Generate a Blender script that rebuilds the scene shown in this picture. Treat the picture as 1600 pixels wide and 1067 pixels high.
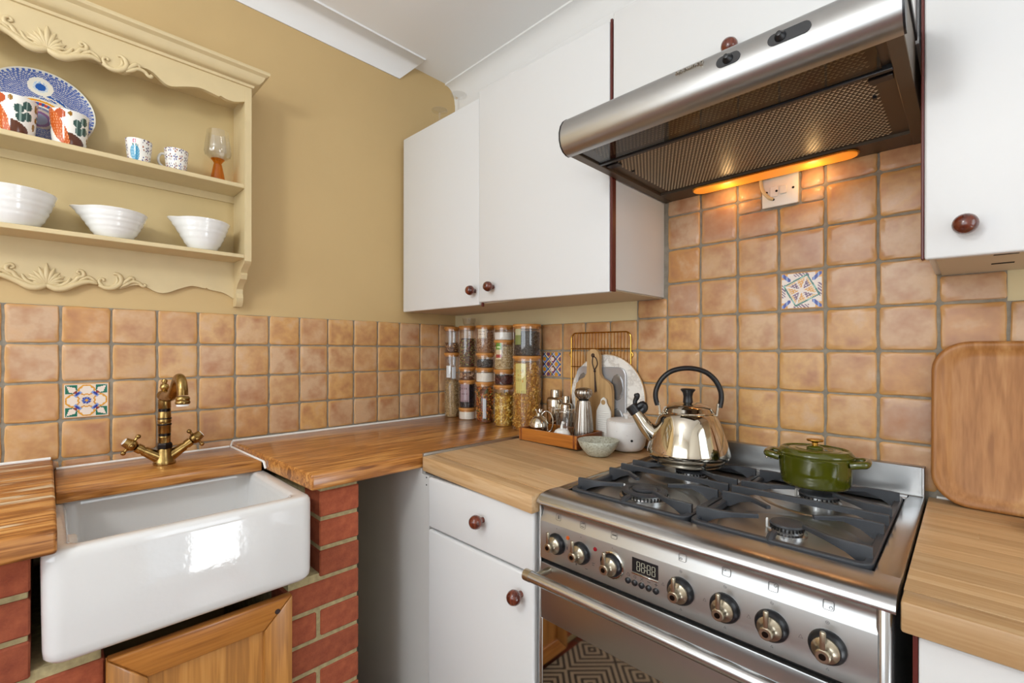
import bpy, bmesh, math, random
from mathutils import Vector, Matrix
random.seed(7)
PI = math.pi
sc = bpy.context.scene
COL = sc.collection
for o in list(bpy.data.objects):
    bpy.data.objects.remove(o)

# ------------------------------------------------------------------ camera
EYE = Vector((1.7492, -1.3815, 1.223))
YAW = math.radians(44.664)
cam_d = bpy.data.cameras.new('camera'); cam = bpy.data.objects.new('camera', cam_d); COL.objects.link(cam)
cam_d.sensor_fit = 'HORIZONTAL'; cam_d.sensor_width = 36.0
cam_d.lens = 721.36 / 1600 * 36
cam_d.shift_y = 14.35 / 1600
cam_d.clip_start = 0.02
cam.location = EYE
cam.rotation_euler = (math.radians(90), math.radians(-0.083), YAW)
sc.camera = cam

# ------------------------------------------------------------------ light
sc.view_settings.view_transform = 'Standard'
sc.view_settings.look = 'None'
sc.view_settings.gamma = 1.0
sc.view_settings.use_curve_mapping = False
sc.view_settings.exposure = 0.13
w = bpy.data.worlds.new('daylight_sky'); sc.world = w; w.use_nodes = True
w.node_tree.nodes['Background'].inputs[0].default_value = (0.80, 0.90, 1.0, 1)
w.node_tree.nodes['Background'].inputs[1].default_value = 1.5

def area(name, loc, rot, sx, sy, power, color=(1, 1, 1)):
    l = bpy.data.lights.new(name, 'AREA'); l.shape = 'RECTANGLE'; l.size = sx; l.size_y = sy
    l.energy = power; l.color = color
    o = bpy.data.objects.new(name, l); COL.objects.link(o); o.location = loc; o.rotation_euler = rot
    return o
RX1 = 2.75; RY1 = -3.2; CZ = 2.482
# daylight at the unseen window behind the camera; door panes and pendant are added lights
area('window_daylight', (1.35, RY1 + 0.02, 1.45), (math.radians(90), 0, 0), 2.1, 1.35, 18, (0.92, 0.965, 1.0))
area('added_door_fill_upper', (RX1 - .02, -.75, 1.45), (math.radians(90), 0, math.radians(90)), .62, .9, 4.0, (0.93, 0.97, 1.0))  # added fill from the right, set at the upper door pane
area('added_door_glint_lower', (RX1 - .02, -.62, .36), (math.radians(90), 0, math.radians(90)), .40, .50, 5.0, (0.95, 0.98, 1.0))  # small bright light added for the highlight on the sink front
pl_ = bpy.data.lights.new('added_pendant_light', 'POINT'); pl_.energy = 30; pl_.color = (.95, .975, 1.0); pl_.shadow_soft_size = .14  # added fill behind the camera, evens out ceiling and walls
pl_o = bpy.data.objects.new('added_pendant_light', pl_); COL.objects.link(pl_o); pl_o.location = (1.25, -2.25, 2.02)

# ------------------------------------------------------------------ materials
def lin(c):
    if isinstance(c, str):
        c = c.lstrip('#'); c = [int(c[i:i + 2], 16) / 255 for i in (0, 2, 4)]
        return tuple((x / 12.92 if x <= 0.04045 else ((x + 0.055) / 1.055) ** 2.4) for x in c) + (1,)
    return tuple(c[:3]) + (1,)
class NT:
    def __init__(s, name):
        s.m = bpy.data.materials.new(name); s.m.use_nodes = True; s.t = s.m.node_tree; s.n = s.t.nodes; s.l = s.t.links
        s.b = s.n['Principled BSDF']; s.out = s.n['Material Output']
    def node(s, t, **kw):
        n = s.n.new(t)
        for k, v in kw.items():
            if k.startswith('i_'):
                key = k[2:]; key = int(key) if key.isdigit() else key.replace('_', ' ')
                s.set(n, key, v)
            else: setattr(n, k, v)
        return n
    def set(s, n, key, v):
        if isinstance(v, bpy.types.NodeSocket): s.l.new(v, n.inputs[key])
        else: n.inputs[key].default_value = v
    def coord(s, kind='Object', scale=(1, 1, 1), rot=(0, 0, 0), loc=(0, 0, 0)):
        tc = s.node('ShaderNodeTexCoord'); mp = s.node('ShaderNodeMapping')
        mp.inputs['Scale'].default_value = scale; mp.inputs['Rotation'].default_value = rot; mp.inputs['Location'].default_value = loc
        s.l.new(tc.outputs[kind], mp.inputs['Vector']); return mp.outputs['Vector']
    def noise(s, vec, scale, detail=3, rough=.5):
        n = s.node('ShaderNodeTexNoise', i_Scale=scale, i_Detail=detail, i_Roughness=rough); s.l.new(vec, n.inputs['Vector']); return n.outputs['Fac']
    def ramp(s, fac, stops):
        r = s.node('ShaderNodeValToRGB'); s.l.new(fac, r.inputs[0]); e = r.color_ramp.elements
        while len(e) < len(stops): e.new(0.5)
        for q, (p, c) in zip(e, stops): q.position = p; q.color = lin(c)
        return r.outputs[0]
    def mix(s, fac, a, b, mode='MIX'):
        n = s.node('ShaderNodeMix', data_type='RGBA', blend_type=mode)
        for k, v in ((0, fac), (6, a), (7, b)):
            if isinstance(v, bpy.types.NodeSocket): s.l.new(v, n.inputs[k])
            else: n.inputs[k].default_value = v if k == 0 else lin(v)
        return n.outputs[2]
    def math(s, op, a, b=None):
        n = s.node('ShaderNodeMath', operation=op)
        for k, v in ((0, a), (1, b)):
            if v is None: continue
            if isinstance(v, bpy.types.NodeSocket): s.l.new(v, n.inputs[k])
            else: n.inputs[k].default_value = v
        return n.outputs[0]
    def bump(s, h, strength=.2, dist=.002):
        n = s.node('ShaderNodeBump', i_Strength=strength, i_Distance=dist); s.l.new(h, n.inputs['Height']); s.l.new(n.outputs[0], s.b.inputs['Normal'])
    def base(s, c):
        if isinstance(c, bpy.types.NodeSocket): s.l.new(c, s.b.inputs['Base Color'])
        else: s.b.inputs['Base Color'].default_value = lin(c)
    def p(s, rough=.5, metal=0, **kw):
        s.set(s.b, 'Roughness', rough); s.set(s.b, 'Metallic', metal)
        for k, v in kw.items(): s.set(s.b, k.replace('_', ' '), v)
        return s
def plain(name, c, rough=.5, metal=0, nz=None, bump=None, **kw):
    t = NT(name); t.p(rough, metal, **kw)
    if nz:
        sca, amt = nz; f = t.noise(t.coord(), sca)
        l = lin(c); d = tuple(x * (1 - amt) for x in l[:3]); u = tuple(min(1, x * (1 + amt)) for x in l[:3])
        t.base(t.ramp(f, [(.3, d), (.7, u)]))
    else: t.base(c)
    if bump: t.bump(t.noise(t.coord(), bump[0]), bump[1])
    return t.m
def wood(name, stops, axis='x', rough=.35, grain=1.0, ring=1.0, coat=0.0, var=0.0, wear=None):
    t = NT(name); t.p(rough)
    if coat: t.p(rough, 0, Coat_Weight=coat, Coat_Roughness=.12)
    sl, st = 1.1 * ring, 16.0 * ring
    sca = {'x': (sl, st, st), 'y': (st, sl, st), 'z': (st, st, sl)}[axis]
    vec = t.coord('Object', sca)
    oi = t.node('ShaderNodeObjectInfo')
    add = t.node('ShaderNodeVectorMath', operation='ADD'); t.l.new(vec, add.inputs[0])
    sc_ = t.node('ShaderNodeVectorMath', operation='SCALE'); t.l.new(oi.outputs['Location'], sc_.inputs[0]); sc_.inputs['Scale'].default_value = 37.0
    t.l.new(sc_.outputs[0], add.inputs[1]); vec = add.outputs[0]
    f1 = t.noise(vec, 1.0, 4, .6)
    fi = {'x': (4, 220, 220), 'y': (220, 4, 220), 'z': (220, 220, 4)}[axis]
    f2 = t.noise(t.coord('Object', tuple(x * grain for x in fi)), 1.0, 2, .5)
    wv = t.math('SINE', t.math('MULTIPLY', f1, 34.0))
    f = t.math('ADD', t.math('MULTIPLY', f1, .62), t.math('ADD', t.math('MULTIPLY', wv, .10), t.math('MULTIPLY', f2, .30)))
    c = t.ramp(f, stops)
    if var:
        hv = t.node('ShaderNodeHueSaturation'); t.l.new(c, hv.inputs['Color'])
        t.l.new(t.math('ADD', t.math('MULTIPLY', oi.outputs['Random'], var), 1 - var / 2), hv.inputs['Value']); c = hv.outputs[0]
    if wear:
        wf = t.noise(t.coord('Object', {'y': (34, 3.0, 10), 'x': (3.0, 34, 10)}[axis]), 1.0, 4, .6)
        wm = t.ramp(wf, [(wear[0], (0, 0, 0)), (wear[0] + .05, (1, 1, 1))])
        c = t.mix(wm, c, wear[1])
    t.base(c); t.bump(f2, .08, .001)
    return t.m
def vcol(name, rough=.2, **kw):
    t = NT(name); t.p(rough, **kw); a = t.node('ShaderNodeVertexColor', layer_name='Col'); t.base(a.outputs[0]); return t.m
def glassy(name, tint=(1, 1, 1), ior=1.45, rough=0.0, gl=(1, 1, 1), boost=1.0):
    t = NT(name); t.n.remove(t.b)
    tr = t.node('ShaderNodeBsdfTransparent'); tr.inputs[0].default_value = lin(tint)
    g = t.node('ShaderNodeBsdfGlossy'); g.inputs['Roughness'].default_value = rough; g.inputs['Color'].default_value = lin(gl)
    lw = t.node('ShaderNodeLayerWeight'); lw.inputs['Blend'].default_value = .5
    f0 = ((ior - 1) / (ior + 1)) ** 2; fac = t.math('ADD', t.math('MULTIPLY', t.math('POWER', lw.outputs['Facing'], 5.0), 1 - f0), f0)
    mx = t.node('ShaderNodeMixShader'); t.l.new(t.math('MINIMUM', t.math('MULTIPLY', fac, boost), 1.0), mx.inputs[0]); t.l.new(tr.outputs[0], mx.inputs[1]); t.l.new(g.outputs[0], mx.inputs[2])
    t.l.new(mx.outputs[0], t.out.inputs[0]); return t.m
def emit(name, c, s):
    t = NT(name); t.p(.5); t.base(c); t.b.inputs['Emission Color'].default_value = lin(c); t.b.inputs['Emission Strength'].default_value = s; return t.m

M = {}
def brushed(name, c, rough, axis='x', amt=.10):
    t = NT(name); t.p(rough, 1.0); t.base(c)
    fi = {'x': (4, 1500, 1500), 'z': (1500, 1500, 4), 'y': (1500, 4, 1500)}[axis]
    f = t.noise(t.coord('Object', fi), 1.0, 2)
    r = t.node('ShaderNodeMapRange', i_3=rough - amt, i_4=rough + amt); t.l.new(f, r.inputs[0]); t.l.new(r.outputs[0], t.b.inputs['Roughness'])
    return t.m
M['mustard'] = plain('mustard_paint', '#caad7a', .6, nz=(5, .02), bump=(260, .05))
M['cream_wall'] = plain('cream_paint_wall', '#ddcda2', .6)
M['ceil'] = plain('white_ceiling_paint', '#f3f3f2', .7, bump=(120, .04))
M['whitewall'] = plain('white_wall_paint', '#e8e6e0', .7)
M['cove'] = plain('white_gloss_cove', '#f2f2f1', .5)
M['dresser'] = plain('cream_eggshell_paint', '#d3bf93', .42, nz=(14, .035), bump=(90, .05))
M['cab'] = plain('white_laminate', '#dcdddd', .38, bump=(700, .03))
M['cabunder'] = plain('beige_carcass', '#cdbfa6', .5)
M['maroon'] = plain('maroon_edge', '#5a1e18', .4)
M['greypanel'] = plain('grey_white_panel', '#c9c8c5', .5)
M['knob'] = wood('mahogany_knob', [(.3, '#46190f'), (.6, '#7a3822')], 'z', .22, coat=.5)
M['steel'] = brushed('brushed_steel', '#b4b4b3', .33, amt=.05)
M['steelv'] = plain('brushed_steel_smooth', '#bfc0c1', .24, 1.0)
M['backboard'] = plain('cream_back_paint', '#cbb482', .5)
M['chrome'] = plain('polished_steel', '#d0cbc0', .07, 1.0)
M['kettle'] = plain('kettle_steel', '#cdc6b8', .07, 1.0)
M['mill'] = brushed('mill_steel', '#a9a39b', .26, 'z', .05)
M['castiron'] = plain('cast_iron_enamel', '#383b40', .42, bump=(900, .12))
M['black'] = plain('black_plastic', '#15161a', .35)
M['dark'] = plain('dark_void', '#0a0908', .8)
M['kbrass'] = plain('knob_warm_steel', '#b4aa96', .3, 1.0)
M['brass'] = plain('bright_brass', '#c79a45', .2, 1.0)
M['abrass'] = NT('antique_brass').p(.24, 1.0); _t = M['abrass']; _t.base(_t.ramp(_t.noise(_t.coord(), 40), [(.3, '#735830'), (.65, '#b0925a')])); M['abrass'] = _t.m
M['abrassd'] = plain('antique_brass_dark', '#2f2a28', .3, 1.0)
M['porc'] = plain('white_porcelain', '#efefec', .12, Coat_Weight=.3)
M['ivory'] = plain('white_stoneware', '#ece9e2', .3)
t = NT('fireclay_glaze'); t.p(.06, 0, Coat_Weight=.6, Coat_Roughness=.03); t.base('#dededd'); t.bump(t.noise(t.coord(), 60, 2), .16, .002); M['sink'] = t.m
M['green'] = plain('olive_enamel', '#484b0e', .1, Coat_Weight=.6)
M['tinted'] = plain('smoked_visor', '#4a4540', .12, 0.35)
M['filter'] = plain('dark_steel_hood', '#63574a', .42, .75)
M['filterhole'] = plain('filter_mesh_metal', '#cdbd9f', .35, .35)
M['cordcream'] = plain('cream_cord', '#d8c394', .45)
M['plastic'] = plain('white_plastic', '#e9e6dd', .3)
M['grout'] = plain('grey_grout', '#8f8779', .85, nz=(60, .18), bump=(400, .3))
M['mortar'] = plain('sand_mortar', '#a89a72', .95, nz=(70, .2), bump=(200, .6))
M['caulk'] = plain('white_sealant', '#eceae6', .4)
M['leather'] = plain('dark_leather', '#2c1712', .6)
M['marble'] = NT('white_marble'); _t = M['marble']; _t.p(.25); _t.base(_t.ramp(_t.noise(_t.coord(), 9, 6, .7), [(.44, '#efece6'), (.5, '#cfcac3'), (.54, '#efece6')])); M['marble'] = _t.m
M['bakepan'] = plain('pale_grey_bakeware', '#b9babd', .3, .4)
M['bakedark'] = plain('bakeware_hollow', '#8d8e90', .25, .7)
M['glass'] = glassy('clear_glass', (.98, .98, .97), 1.5, boost=2.2)
M['glassb'] = glassy('thick_clear_glass', (.96, .96, .96), 1.55, boost=1.6)
M['amber'] = glassy('amber_glass', (.86, .50, .08), 1.5)
M['ovenglass'] = plain('mirror_oven_glass', '#a0968e', .04, 1.0)
M['pane'] = glassy('window_pane', (.97, .98, .98), 1.45)
M['brick'] = NT('red_brick'); _t = M['brick']; _t.p(.85)
_oi = _t.node('ShaderNodeObjectInfo'); _c = _t.ramp(_t.noise(_t.coord(), 45, 5, .65), [(.3, '#8a4028'), (.7, '#ab5a39')])
_h = _t.node('ShaderNodeHueSaturation'); _t.l.new(_c, _h.inputs['Color']); _t.l.new(_t.math('ADD', _t.math('MULTIPLY', _oi.outputs['Random'], .3), .85), _h.inputs['Value']); _t.base(_h.outputs[0]); _t.bump(_t.noise(_t.coord(), 320, 4), .35, .002); M['brick'] = _t.m
PINE = [(.30, '#7d4818'), (.44, '#b07234'), (.56, '#c88b48'), (.76, '#dbaa68')]
M['pine'] = wood('old_varnished_pine', PINE, 'y', .28, ring=1.6, coat=.35)
M['pinew'] = wood('worn_pine', PINE, 'y', .45, ring=1.6, wear=(.545, '#d8c5a4'))
M['pined'] = wood('orange_pine_rail', [(.25, '#8a5020'), (.5, '#b97834'), (.8, '#cf9450')], 'y', .3, coat=.3)
M['pinedv'] = wood('orange_pine_stile', [(.25, '#93602c'), (.5, '#c0843f'), (.8, '#d29a55')], 'z', .35, coat=.2)
M['beech'] = wood('oiled_beech', [(.25, '#ba9263'), (.5, '#caa67a'), (.8, '#d7b98f')], 'x', .42, ring=1.8, var=.34)
M['oak'] = wood('oak_board', [(.25, '#a88354'), (.5, '#c09c6c'), (.8, '#cfae82')], 'z', .5)
M['traywood'] = wood('teak_tray', [(.25, '#95541a'), (.5, '#b9722a'), (.8, '#cd8a3d')], 'x', .35, coat=.2)
M['traydark'] = wood('teak_tray_end', [(.25, '#6a3312'), (.5, '#86481c'), (.8, '#995a26')], 'y', .35)
M['bigtray'] = wood('willow_tray', [(.28, '#95602c'), (.45, '#ab743e'), (.55, '#b37e48'), (.7, '#c39158')], 'z', .45, ring=.9)
M['bamboo'] = wood('bamboo_lid', [(.25, '#b0702c'), (.5, '#c98a42'), (.8, '#d89c56')], 'x', .4)
M['walnut'] = wood('dark_walnut', [(.25, '#2c1e14'), (.6, '#4a3524')], 'x', .35)
M['speck'] = NT('speckled_white_clay'); _t = M['speck']; _t.p(.4); _t.base(_t.ramp(_t.noise(_t.coord(), 120, 2), [(.0, '#3a3a40'), (.24, '#4c4a50'), (.28, '#e3e1df'), (1, '#e8e6e4')])); M['speck'] = _t.m
M['stonew'] = NT('grey_green_stoneware'); _t = M['stonew']; _t.p(.35); _t.base(_t.ramp(_t.noise(_t.coord(), 190, 4, .7), [(.30, '#5f5a48'), (.42, '#a5a594'), (.6, '#b9bbae'), (1, '#cfd0c6')])); M['stonew'] = _t.m
M['col'] = vcol('painted_glaze', .12)
M['food'] = vcol('dry_food', .6)
M['print'] = vcol('printed_label', .5)
M['amberglow'] = emit('warm_lamp_cover', '#ff9c30', .42)
M['bulb'] = emit('warm_bulb', '#ffcf85', 12)
M['ceilglow'] = emit('ceiling_lamp_glow', '#fff3dd', 3)
M['orange'] = plain('orange_neon', '#c2581a', .3)
M['red'] = plain('red_lens', '#8c0f1c', .25)
M['ink'] = plain('dark_ink', '#4a4a4c', .5)
M['lcd'] = plain('lcd_segments', '#b9b8a4', .5)
M['floor'] = NT('terracotta_floor'); _t = M['floor']; _t.p(.4)
_b = _t.node('ShaderNodeTexBrick', offset=0.0, i_Scale=1.0); _b.inputs['Mortar Size'].default_value = .006; _b.inputs['Brick Width'].default_value = .2; _b.inputs['Row Height'].default_value = .2
_b.inputs['Color1'].default_value = lin('#6b2c1c'); _b.inputs['Color2'].default_value = lin('#7a3622'); _b.inputs['Mortar'].default_value = lin('#55493c'); _t.l.new(_t.coord(), _b.inputs['Vector']); _t.base(_b.outputs[0]); M['floor'] = _t.m
t = NT('woven_rug'); t.p(.9)
sx = t.node('ShaderNodeSeparateXYZ'); t.l.new(t.coord('Object'), sx.inputs[0])
def tri(v, k): return t.math('ABSOLUTE', t.math('SUBTRACT', t.math('FRACT', t.math('MULTIPLY', v, k)), .5))
q = t.math('ADD', tri(sx.outputs[0], 4.6), t.math('MULTIPLY', tri(sx.outputs[1], 3.0), 1.5))
st = t.math('GREATER_THAN', t.math('FRACT', t.math('MULTIPLY', q, 7.0)), .45)
t.base(t.mix(st, '#17161a', '#b7a78d')); M['rug'] = t.m
# handmade terracotta tile: each tile its own tone, ochre rims, reddish blotches
t = NT('handmade_terracotta_tile'); t.p(.34)
oi = t.node('ShaderNodeObjectInfo'); tc = t.coord('Object')
sh = t.node('ShaderNodeVectorMath', operation='ADD'); t.l.new(tc, sh.inputs[0])
s2 = t.node('ShaderNodeVectorMath', operation='SCALE'); t.l.new(oi.outputs['Location'], s2.inputs[0]); s2.inputs['Scale'].default_value = 11.3; t.l.new(s2.outputs[0], sh.inputs[1])
big = t.noise(sh.outputs[0], 16, 3, .55); fine = t.noise(sh.outputs[0], 170, 3, .6)
tone = t.ramp(oi.outputs['Random'], [(0, '#c8a580'), (.18, '#d3a264'), (.36, '#ba947a'), (.54, '#d7a868'), (.7, '#cbad90'), (.85, '#c78f54'), (1, '#cda67a')])
c = t.mix(t.ramp(big, [(.45, (0, 0, 0)), (.70, (1, 1, 1))]), tone, '#ad7650')
c = t.mix(t.ramp(big, [(.30, (1, 1, 1)), (.46, (0, 0, 0))]), c, '#d2ad88')
spx = t.node('ShaderNodeSeparateXYZ'); t.l.new(tc, spx.inputs[0])
ed = t.math('MAXIMUM', t.math('ABSOLUTE', spx.outputs[0]), t.math('ABSOLUTE', spx.outputs[2]))
c = t.mix(t.ramp(t.math('ADD', t.math('MULTIPLY', ed, 20.0), t.math('MULTIPLY', t.math('SUBTRACT', big, .5), .45)), [(.80, (0, 0, 0)), (1.02, (.75, .75, .75))]), c, '#d1a05a')
c = t.mix(t.math('MULTIPLY', fine, .35), c, '#b3865c')
t.base(c); t.bump(t.math('ADD', t.math('MULTIPLY', big, 1.2), t.math('MULTIPLY', fine, .35)), .22, .002); M['tile'] = t.m

# ------------------------------------------------------------------ mesh helpers
class MB:
    def __init__(s): s.v = []; s.f = []; s.c = []
    def add(s, v, f, col=None):
        o = len(s.v); s.v += [tuple(x) for x in v]; s.f += [tuple(i + o for i in q) for q in f]
        s.c += [col] * len(f); return s
    def bm(s, b, mat=None):
        b.verts.ensure_lookup_table(); idx = {v: i for i, v in enumerate(b.verts)}
        s.add([(mat @ v.co) if mat else v.co for v in b.verts], [[idx[v] for v in f.verts] for f in b.faces]); b.free(); return s
    def box(s, x0, x1, y0, y1, z0, z1, bev=0, seg=2, mat=None):
        b = bmesh.new(); bmesh.ops.create_cube(b, size=1)
        for v in b.verts: v.co = Vector(((x0 + x1) / 2 + v.co.x * (x1 - x0), (y0 + y1) / 2 + v.co.y * (y1 - y0), (z0 + z1) / 2 + v.co.z * (z1 - z0)))
        if bev: bmesh.ops.bevel(b, geom=list(b.edges), offset=bev, segments=seg, profile=.5, affect='EDGES', clamp_overlap=True)
        return s.bm(b, mat)
    def hexa(s, p, bev=0, seg=2):
        """p: 4 bottom corners then the 4 above them"""
        b = bmesh.new(); vs = [b.verts.new(q) for q in p]
        for f in ((3, 2, 1, 0), (4, 5, 6, 7), (0, 1, 5, 4), (1, 2, 6, 5), (2, 3, 7, 6), (3, 0, 4, 7)): b.faces.new([vs[i] for i in f])
        bmesh.ops.recalc_face_normals(b, faces=b.faces)
        if bev: bmesh.ops.bevel(b, geom=list(b.edges), offset=bev, segments=seg, profile=.5, affect='EDGES', clamp_overlap=True)
        return s.bm(b)
    def lathe(s, prof, c=(0, 0, 0), seg=32, mat=None, sx=1, sy=1, rib=None, col=None):
        """prof: (r, z); axis z; rib(angle, i, r, z) -> r"""
        n = len(prof); v = []; f = []
        for i, (r, z) in enumerate(prof):
            for k in range(seg):
                a = 2 * PI * k / seg; rr = rib(a, i, r, z) if rib else r
                p = Vector((math.cos(a) * rr * sx, math.sin(a) * rr * sy, z)); v.append((mat @ p if mat else p) + Vector(c))
        for i in range(n - 1):
            for k in range(seg):
                a, b = i * seg + k, i * seg + (k + 1) % seg; f.append((a, b, b + seg, a + seg))
        if prof[0][0] > 1e-5: f.append(tuple(range(seg - 1, -1, -1)))
        if prof[-1][0] > 1e-5: f.append(tuple((n - 1) * seg + k for k in range(seg)))
        return s.add(v, f, col)
    def tube(s, pts, r, seg=10, closed=False, flat=1.0, up=None, caps=True):
        pts = [Vector(p) for p in pts]; n = len(pts); rs = r if isinstance(r, (list, tuple)) else [r] * n
        v = []; f = []; pv = None
        for i, p in enumerate(pts):
            d = (pts[(i + 1) % n] - pts[i - 1]) if (closed or 0 < i < n - 1) else (pts[1] - pts[0] if i == 0 else pts[-1] - pts[-2])
            d.normalize()
            if up is not None: side = d.cross(Vector(up))
            elif pv is None: side = d.cross(Vector((0, 0, 1))) if abs(d.z) < .95 else d.cross(Vector((1, 0, 0)))
            else: side = pv - d * pv.dot(d)
            if side.length < 1e-6: side = d.orthogonal()
            side.normalize(); pv = side; nn = side.cross(d).normalized()
            for k in range(seg):
                a = 2 * PI * k / seg; v.append(p + side * math.cos(a) * rs[i] + nn * math.sin(a) * rs[i] * flat)
        m = n if closed else n - 1
        for i in range(m):
            for k in range(seg):
                a, b = i * seg + k, i * seg + (k + 1) % seg; c, d2 = ((i + 1) % n) * seg + (k + 1) % seg, ((i + 1) % n) * seg + k; f.append((a, b, c, d2))
        if not closed and caps: f.append(tuple(range(seg - 1, -1, -1))); f.append(tuple((n - 1) * seg + k for k in range(seg)))
        return s.add(v, f)
    def prism(s, poly, fn, d0, d1):
        """poly: 2-d outline, fn(u, v, d) -> point"""
        n = len(poly); v = [fn(u, w_, d0) for u, w_ in poly] + [fn(u, w_, d1) for u, w_ in poly]
        f = [tuple(range(n)), tuple(range(2 * n - 1, n - 1, -1))] + [(i, i + n, (i + 1) % n + n, (i + 1) % n) for i in range(n)]
        b = bmesh.new(); vs = [b.verts.new(q) for q in v]
        for q in f: b.faces.new([vs[i] for i in q])
        bmesh.ops.recalc_face_normals(b, faces=b.faces); bmesh.ops.triangulate(b, faces=[x for x in b.faces if len(x.verts) > 4])
        return s.bm(b)
    def sphere(s, c, r, seg=16, rings=10, sc=(1, 1, 1)):
        pr = [(math.sin(PI * i / rings) * r, -math.cos(PI * i / rings) * r) for i in range(rings + 1)]
        return s.lathe(pr, c, seg, Matrix.Diagonal((*sc, 1)))
    def mesh(s, name, smooth=40, off=(0, 0, 0), fix=True):
        m = bpy.data.meshes.new(name); o = Vector(off)
        m.from_pydata([tuple(Vector(p) - o) for p in s.v], [], s.f); m.validate(); 
        if fix and not any(s.c):
            b = bmesh.new(); b.from_mesh(m); bmesh.ops.remove_doubles(b, verts=b.verts, dist=1e-6); bmesh.ops.recalc_face_normals(b, faces=b.faces); b.to_mesh(m); b.free()
        if any(s.c) and len(m.polygons) == len(s.c):
            ca = m.color_attributes.new('Col', 'FLOAT_COLOR', 'CORNER'); vals = []
            for p, c in zip(m.polygons, s.c): vals += list(lin(c or (.5, .5, .5))) * p.loop_total
            ca.data.foreach_set('color', vals)
        if smooth:
            m.polygons.foreach_set('use_smooth', [True] * len(m.polygons)); m.set_sharp_from_angle(angle=math.radians(smooth))
        m.update(); return m
def thing(name, label, cat, loc=(0, 0, 0), rotz=0, group=None):
    o = bpy.data.objects.new(name, None); o.empty_display_size = .05; COL.objects.link(o); o.location = loc; o.rotation_euler = (0, 0, rotz)
    tag(o, label, cat, group); return o
def tag(o, label, cat, group=None):
    o['label'] = label; o['category'] = cat
    if group: o['group'] = group
    return o
def root_loc(p):
    v = Vector((0, 0, 0))
    while p: v = v + p.location; p = p.parent
    return v
def obj(name, mb, mat, parent=None, world=True, smooth=40, label=None, kind=None, loc=None):
    """mb: MB (in world coordinates unless world=False) or ready mesh; becomes one mesh object under parent"""
    if isinstance(mb, MB):
        off = (0, 0, 0)
        if parent is not None and world: off = root_loc(parent)
        elif parent is None and loc is not None: off = loc
        me = mb.mesh(name, smooth, off)
    else: me = mb
    if me.materials: pass
    else: me.materials.append(M[mat] if isinstance(mat, str) else mat)
    o = bpy.data.objects.new(name, me); COL.objects.link(o)
    if parent is not None: o.parent = parent
    if loc is not None: o.location = loc
    if label: o['label'] = label
    if kind: o['kind'] = kind
    return o
def struct(name, mb, mat, parent=None, smooth=30):
    o = obj(name, mb, mat, parent, smooth=smooth)
    if parent is None: o['kind'] = 'structure'
    return o
def copy_tree(o, parent=None):
    c = o.copy(); COL.objects.link(c); c.parent = parent
    for ch in list(o.children): copy_tree(ch, c)
    return c
def AX(axis):
    """matrix turning local z to the given world axis"""
    return {'-y': Matrix.Rotation(PI / 2, 4, 'X'), 'x': Matrix.Rotation(PI / 2, 4, 'Y'), 'y': Matrix.Rotation(-PI / 2, 4, 'X'), '-z': Matrix.Rotation(PI, 4, 'X'), 'z': Matrix.Identity(4)}[axis]
def smoothpath(pts, n=6):
    """Catmull-Rom through points"""
    P = [Vector(p) for p in pts]; out = []
    for i in range(len(P) - 1):
        a, b, c, d = P[max(i - 1, 0)], P[i], P[i + 1], P[min(i + 2, len(P) - 1)]
        for k in range(n):
            t_ = k / n; out.append(.5 * ((2 * b) + (c - a) * t_ + (2 * a - 5 * b + 4 * c - d) * t_ ** 2 + (-a + 3 * b - 3 * c + d) * t_ ** 3))
    out.append(P[-1]); return out
def textmesh(s, size, depth, name='lettering'):
    cu = bpy.data.curves.new(name, 'FONT'); cu.body = s; cu.size = size; cu.extrude = depth / 2; cu.align_x = 'CENTER'; cu.align_y = 'CENTER'; cu.resolution_u = 3
    o = bpy.data.objects.new(name, cu); COL.objects.link(o); bpy.context.view_layer.update()
    me = bpy.data.meshes.new_from_object(o.evaluated_get(bpy.context.evaluated_depsgraph_get())); bpy.data.objects.remove(o); bpy.data.curves.remove(cu)
    me.materials.clear(); return me

# ------------------------------------------------------------------ the room
FX, FY = -.008, .008      # faces of the painted walls (tiles stand 8 mm proud)
struct('floor', MB().box(-.15, RX1 + .1, RY1 - .1, .15, -.08, 0), 'floor')
struct('ceiling', MB().box(-.15, RX1 + .1, RY1 - .1, .15, CZ, CZ + .1), 'ceil')
wall_left = struct('wall_left', MB().box(FX - .1, FX, RY1 - .1, .15, 0, CZ), 'mustard')
wall_back = struct('wall_back', MB().box(FX, RX1 + .1, FY, FY + .1, 0, CZ), 'cream_wall')
wf = MB(); wx0, wx1, wz0, wz1 = .3, 2.4, .77, 2.12
wf.box(-.1, wx0, RY1 - .1, RY1, 0, CZ); wf.box(wx1, RX1 + .1, RY1 - .1, RY1, 0, CZ); wf.box(wx0, wx1, RY1 - .1, RY1, 0, wz0); wf.box(wx0, wx1, RY1 - .1, RY1, wz1, CZ)
struct('wall_front', wf, 'whitewall')
wr = MB(); dy0, dy1, dz1 = -1.2, -.32, 2.02
wr.box(RX1, RX1 + .1, RY1 - .1, dy0, 0, CZ); wr.box(RX1, RX1 + .1, dy1, .15, 0, CZ); wr.box(RX1, RX1 + .1, dy0, dy1, dz1, CZ)
struct('wall_right', wr, 'whitewall')
win = MB(); y0, y1 = RY1 - .07, RY1 - .03
for a, b in ((wx0, wx0 + .05), (wx1 - .05, wx1), (1.32, 1.38)): win.box(a, b, y0, y1, wz0, wz1)
for a, b in ((wz0, wz0 + .05), (wz1 - .05, wz1)): win.box(wx0, wx1, y0, y1, a, b)
window = struct('window_1', win, 'whitewall'); obj('window_pane', MB().box(wx0, wx1, RY1 - .052, RY1 - .048, wz0, wz1), 'pane', window)
dr = MB(); x0, x1 = RX1 + .03, RX1 + .07
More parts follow.
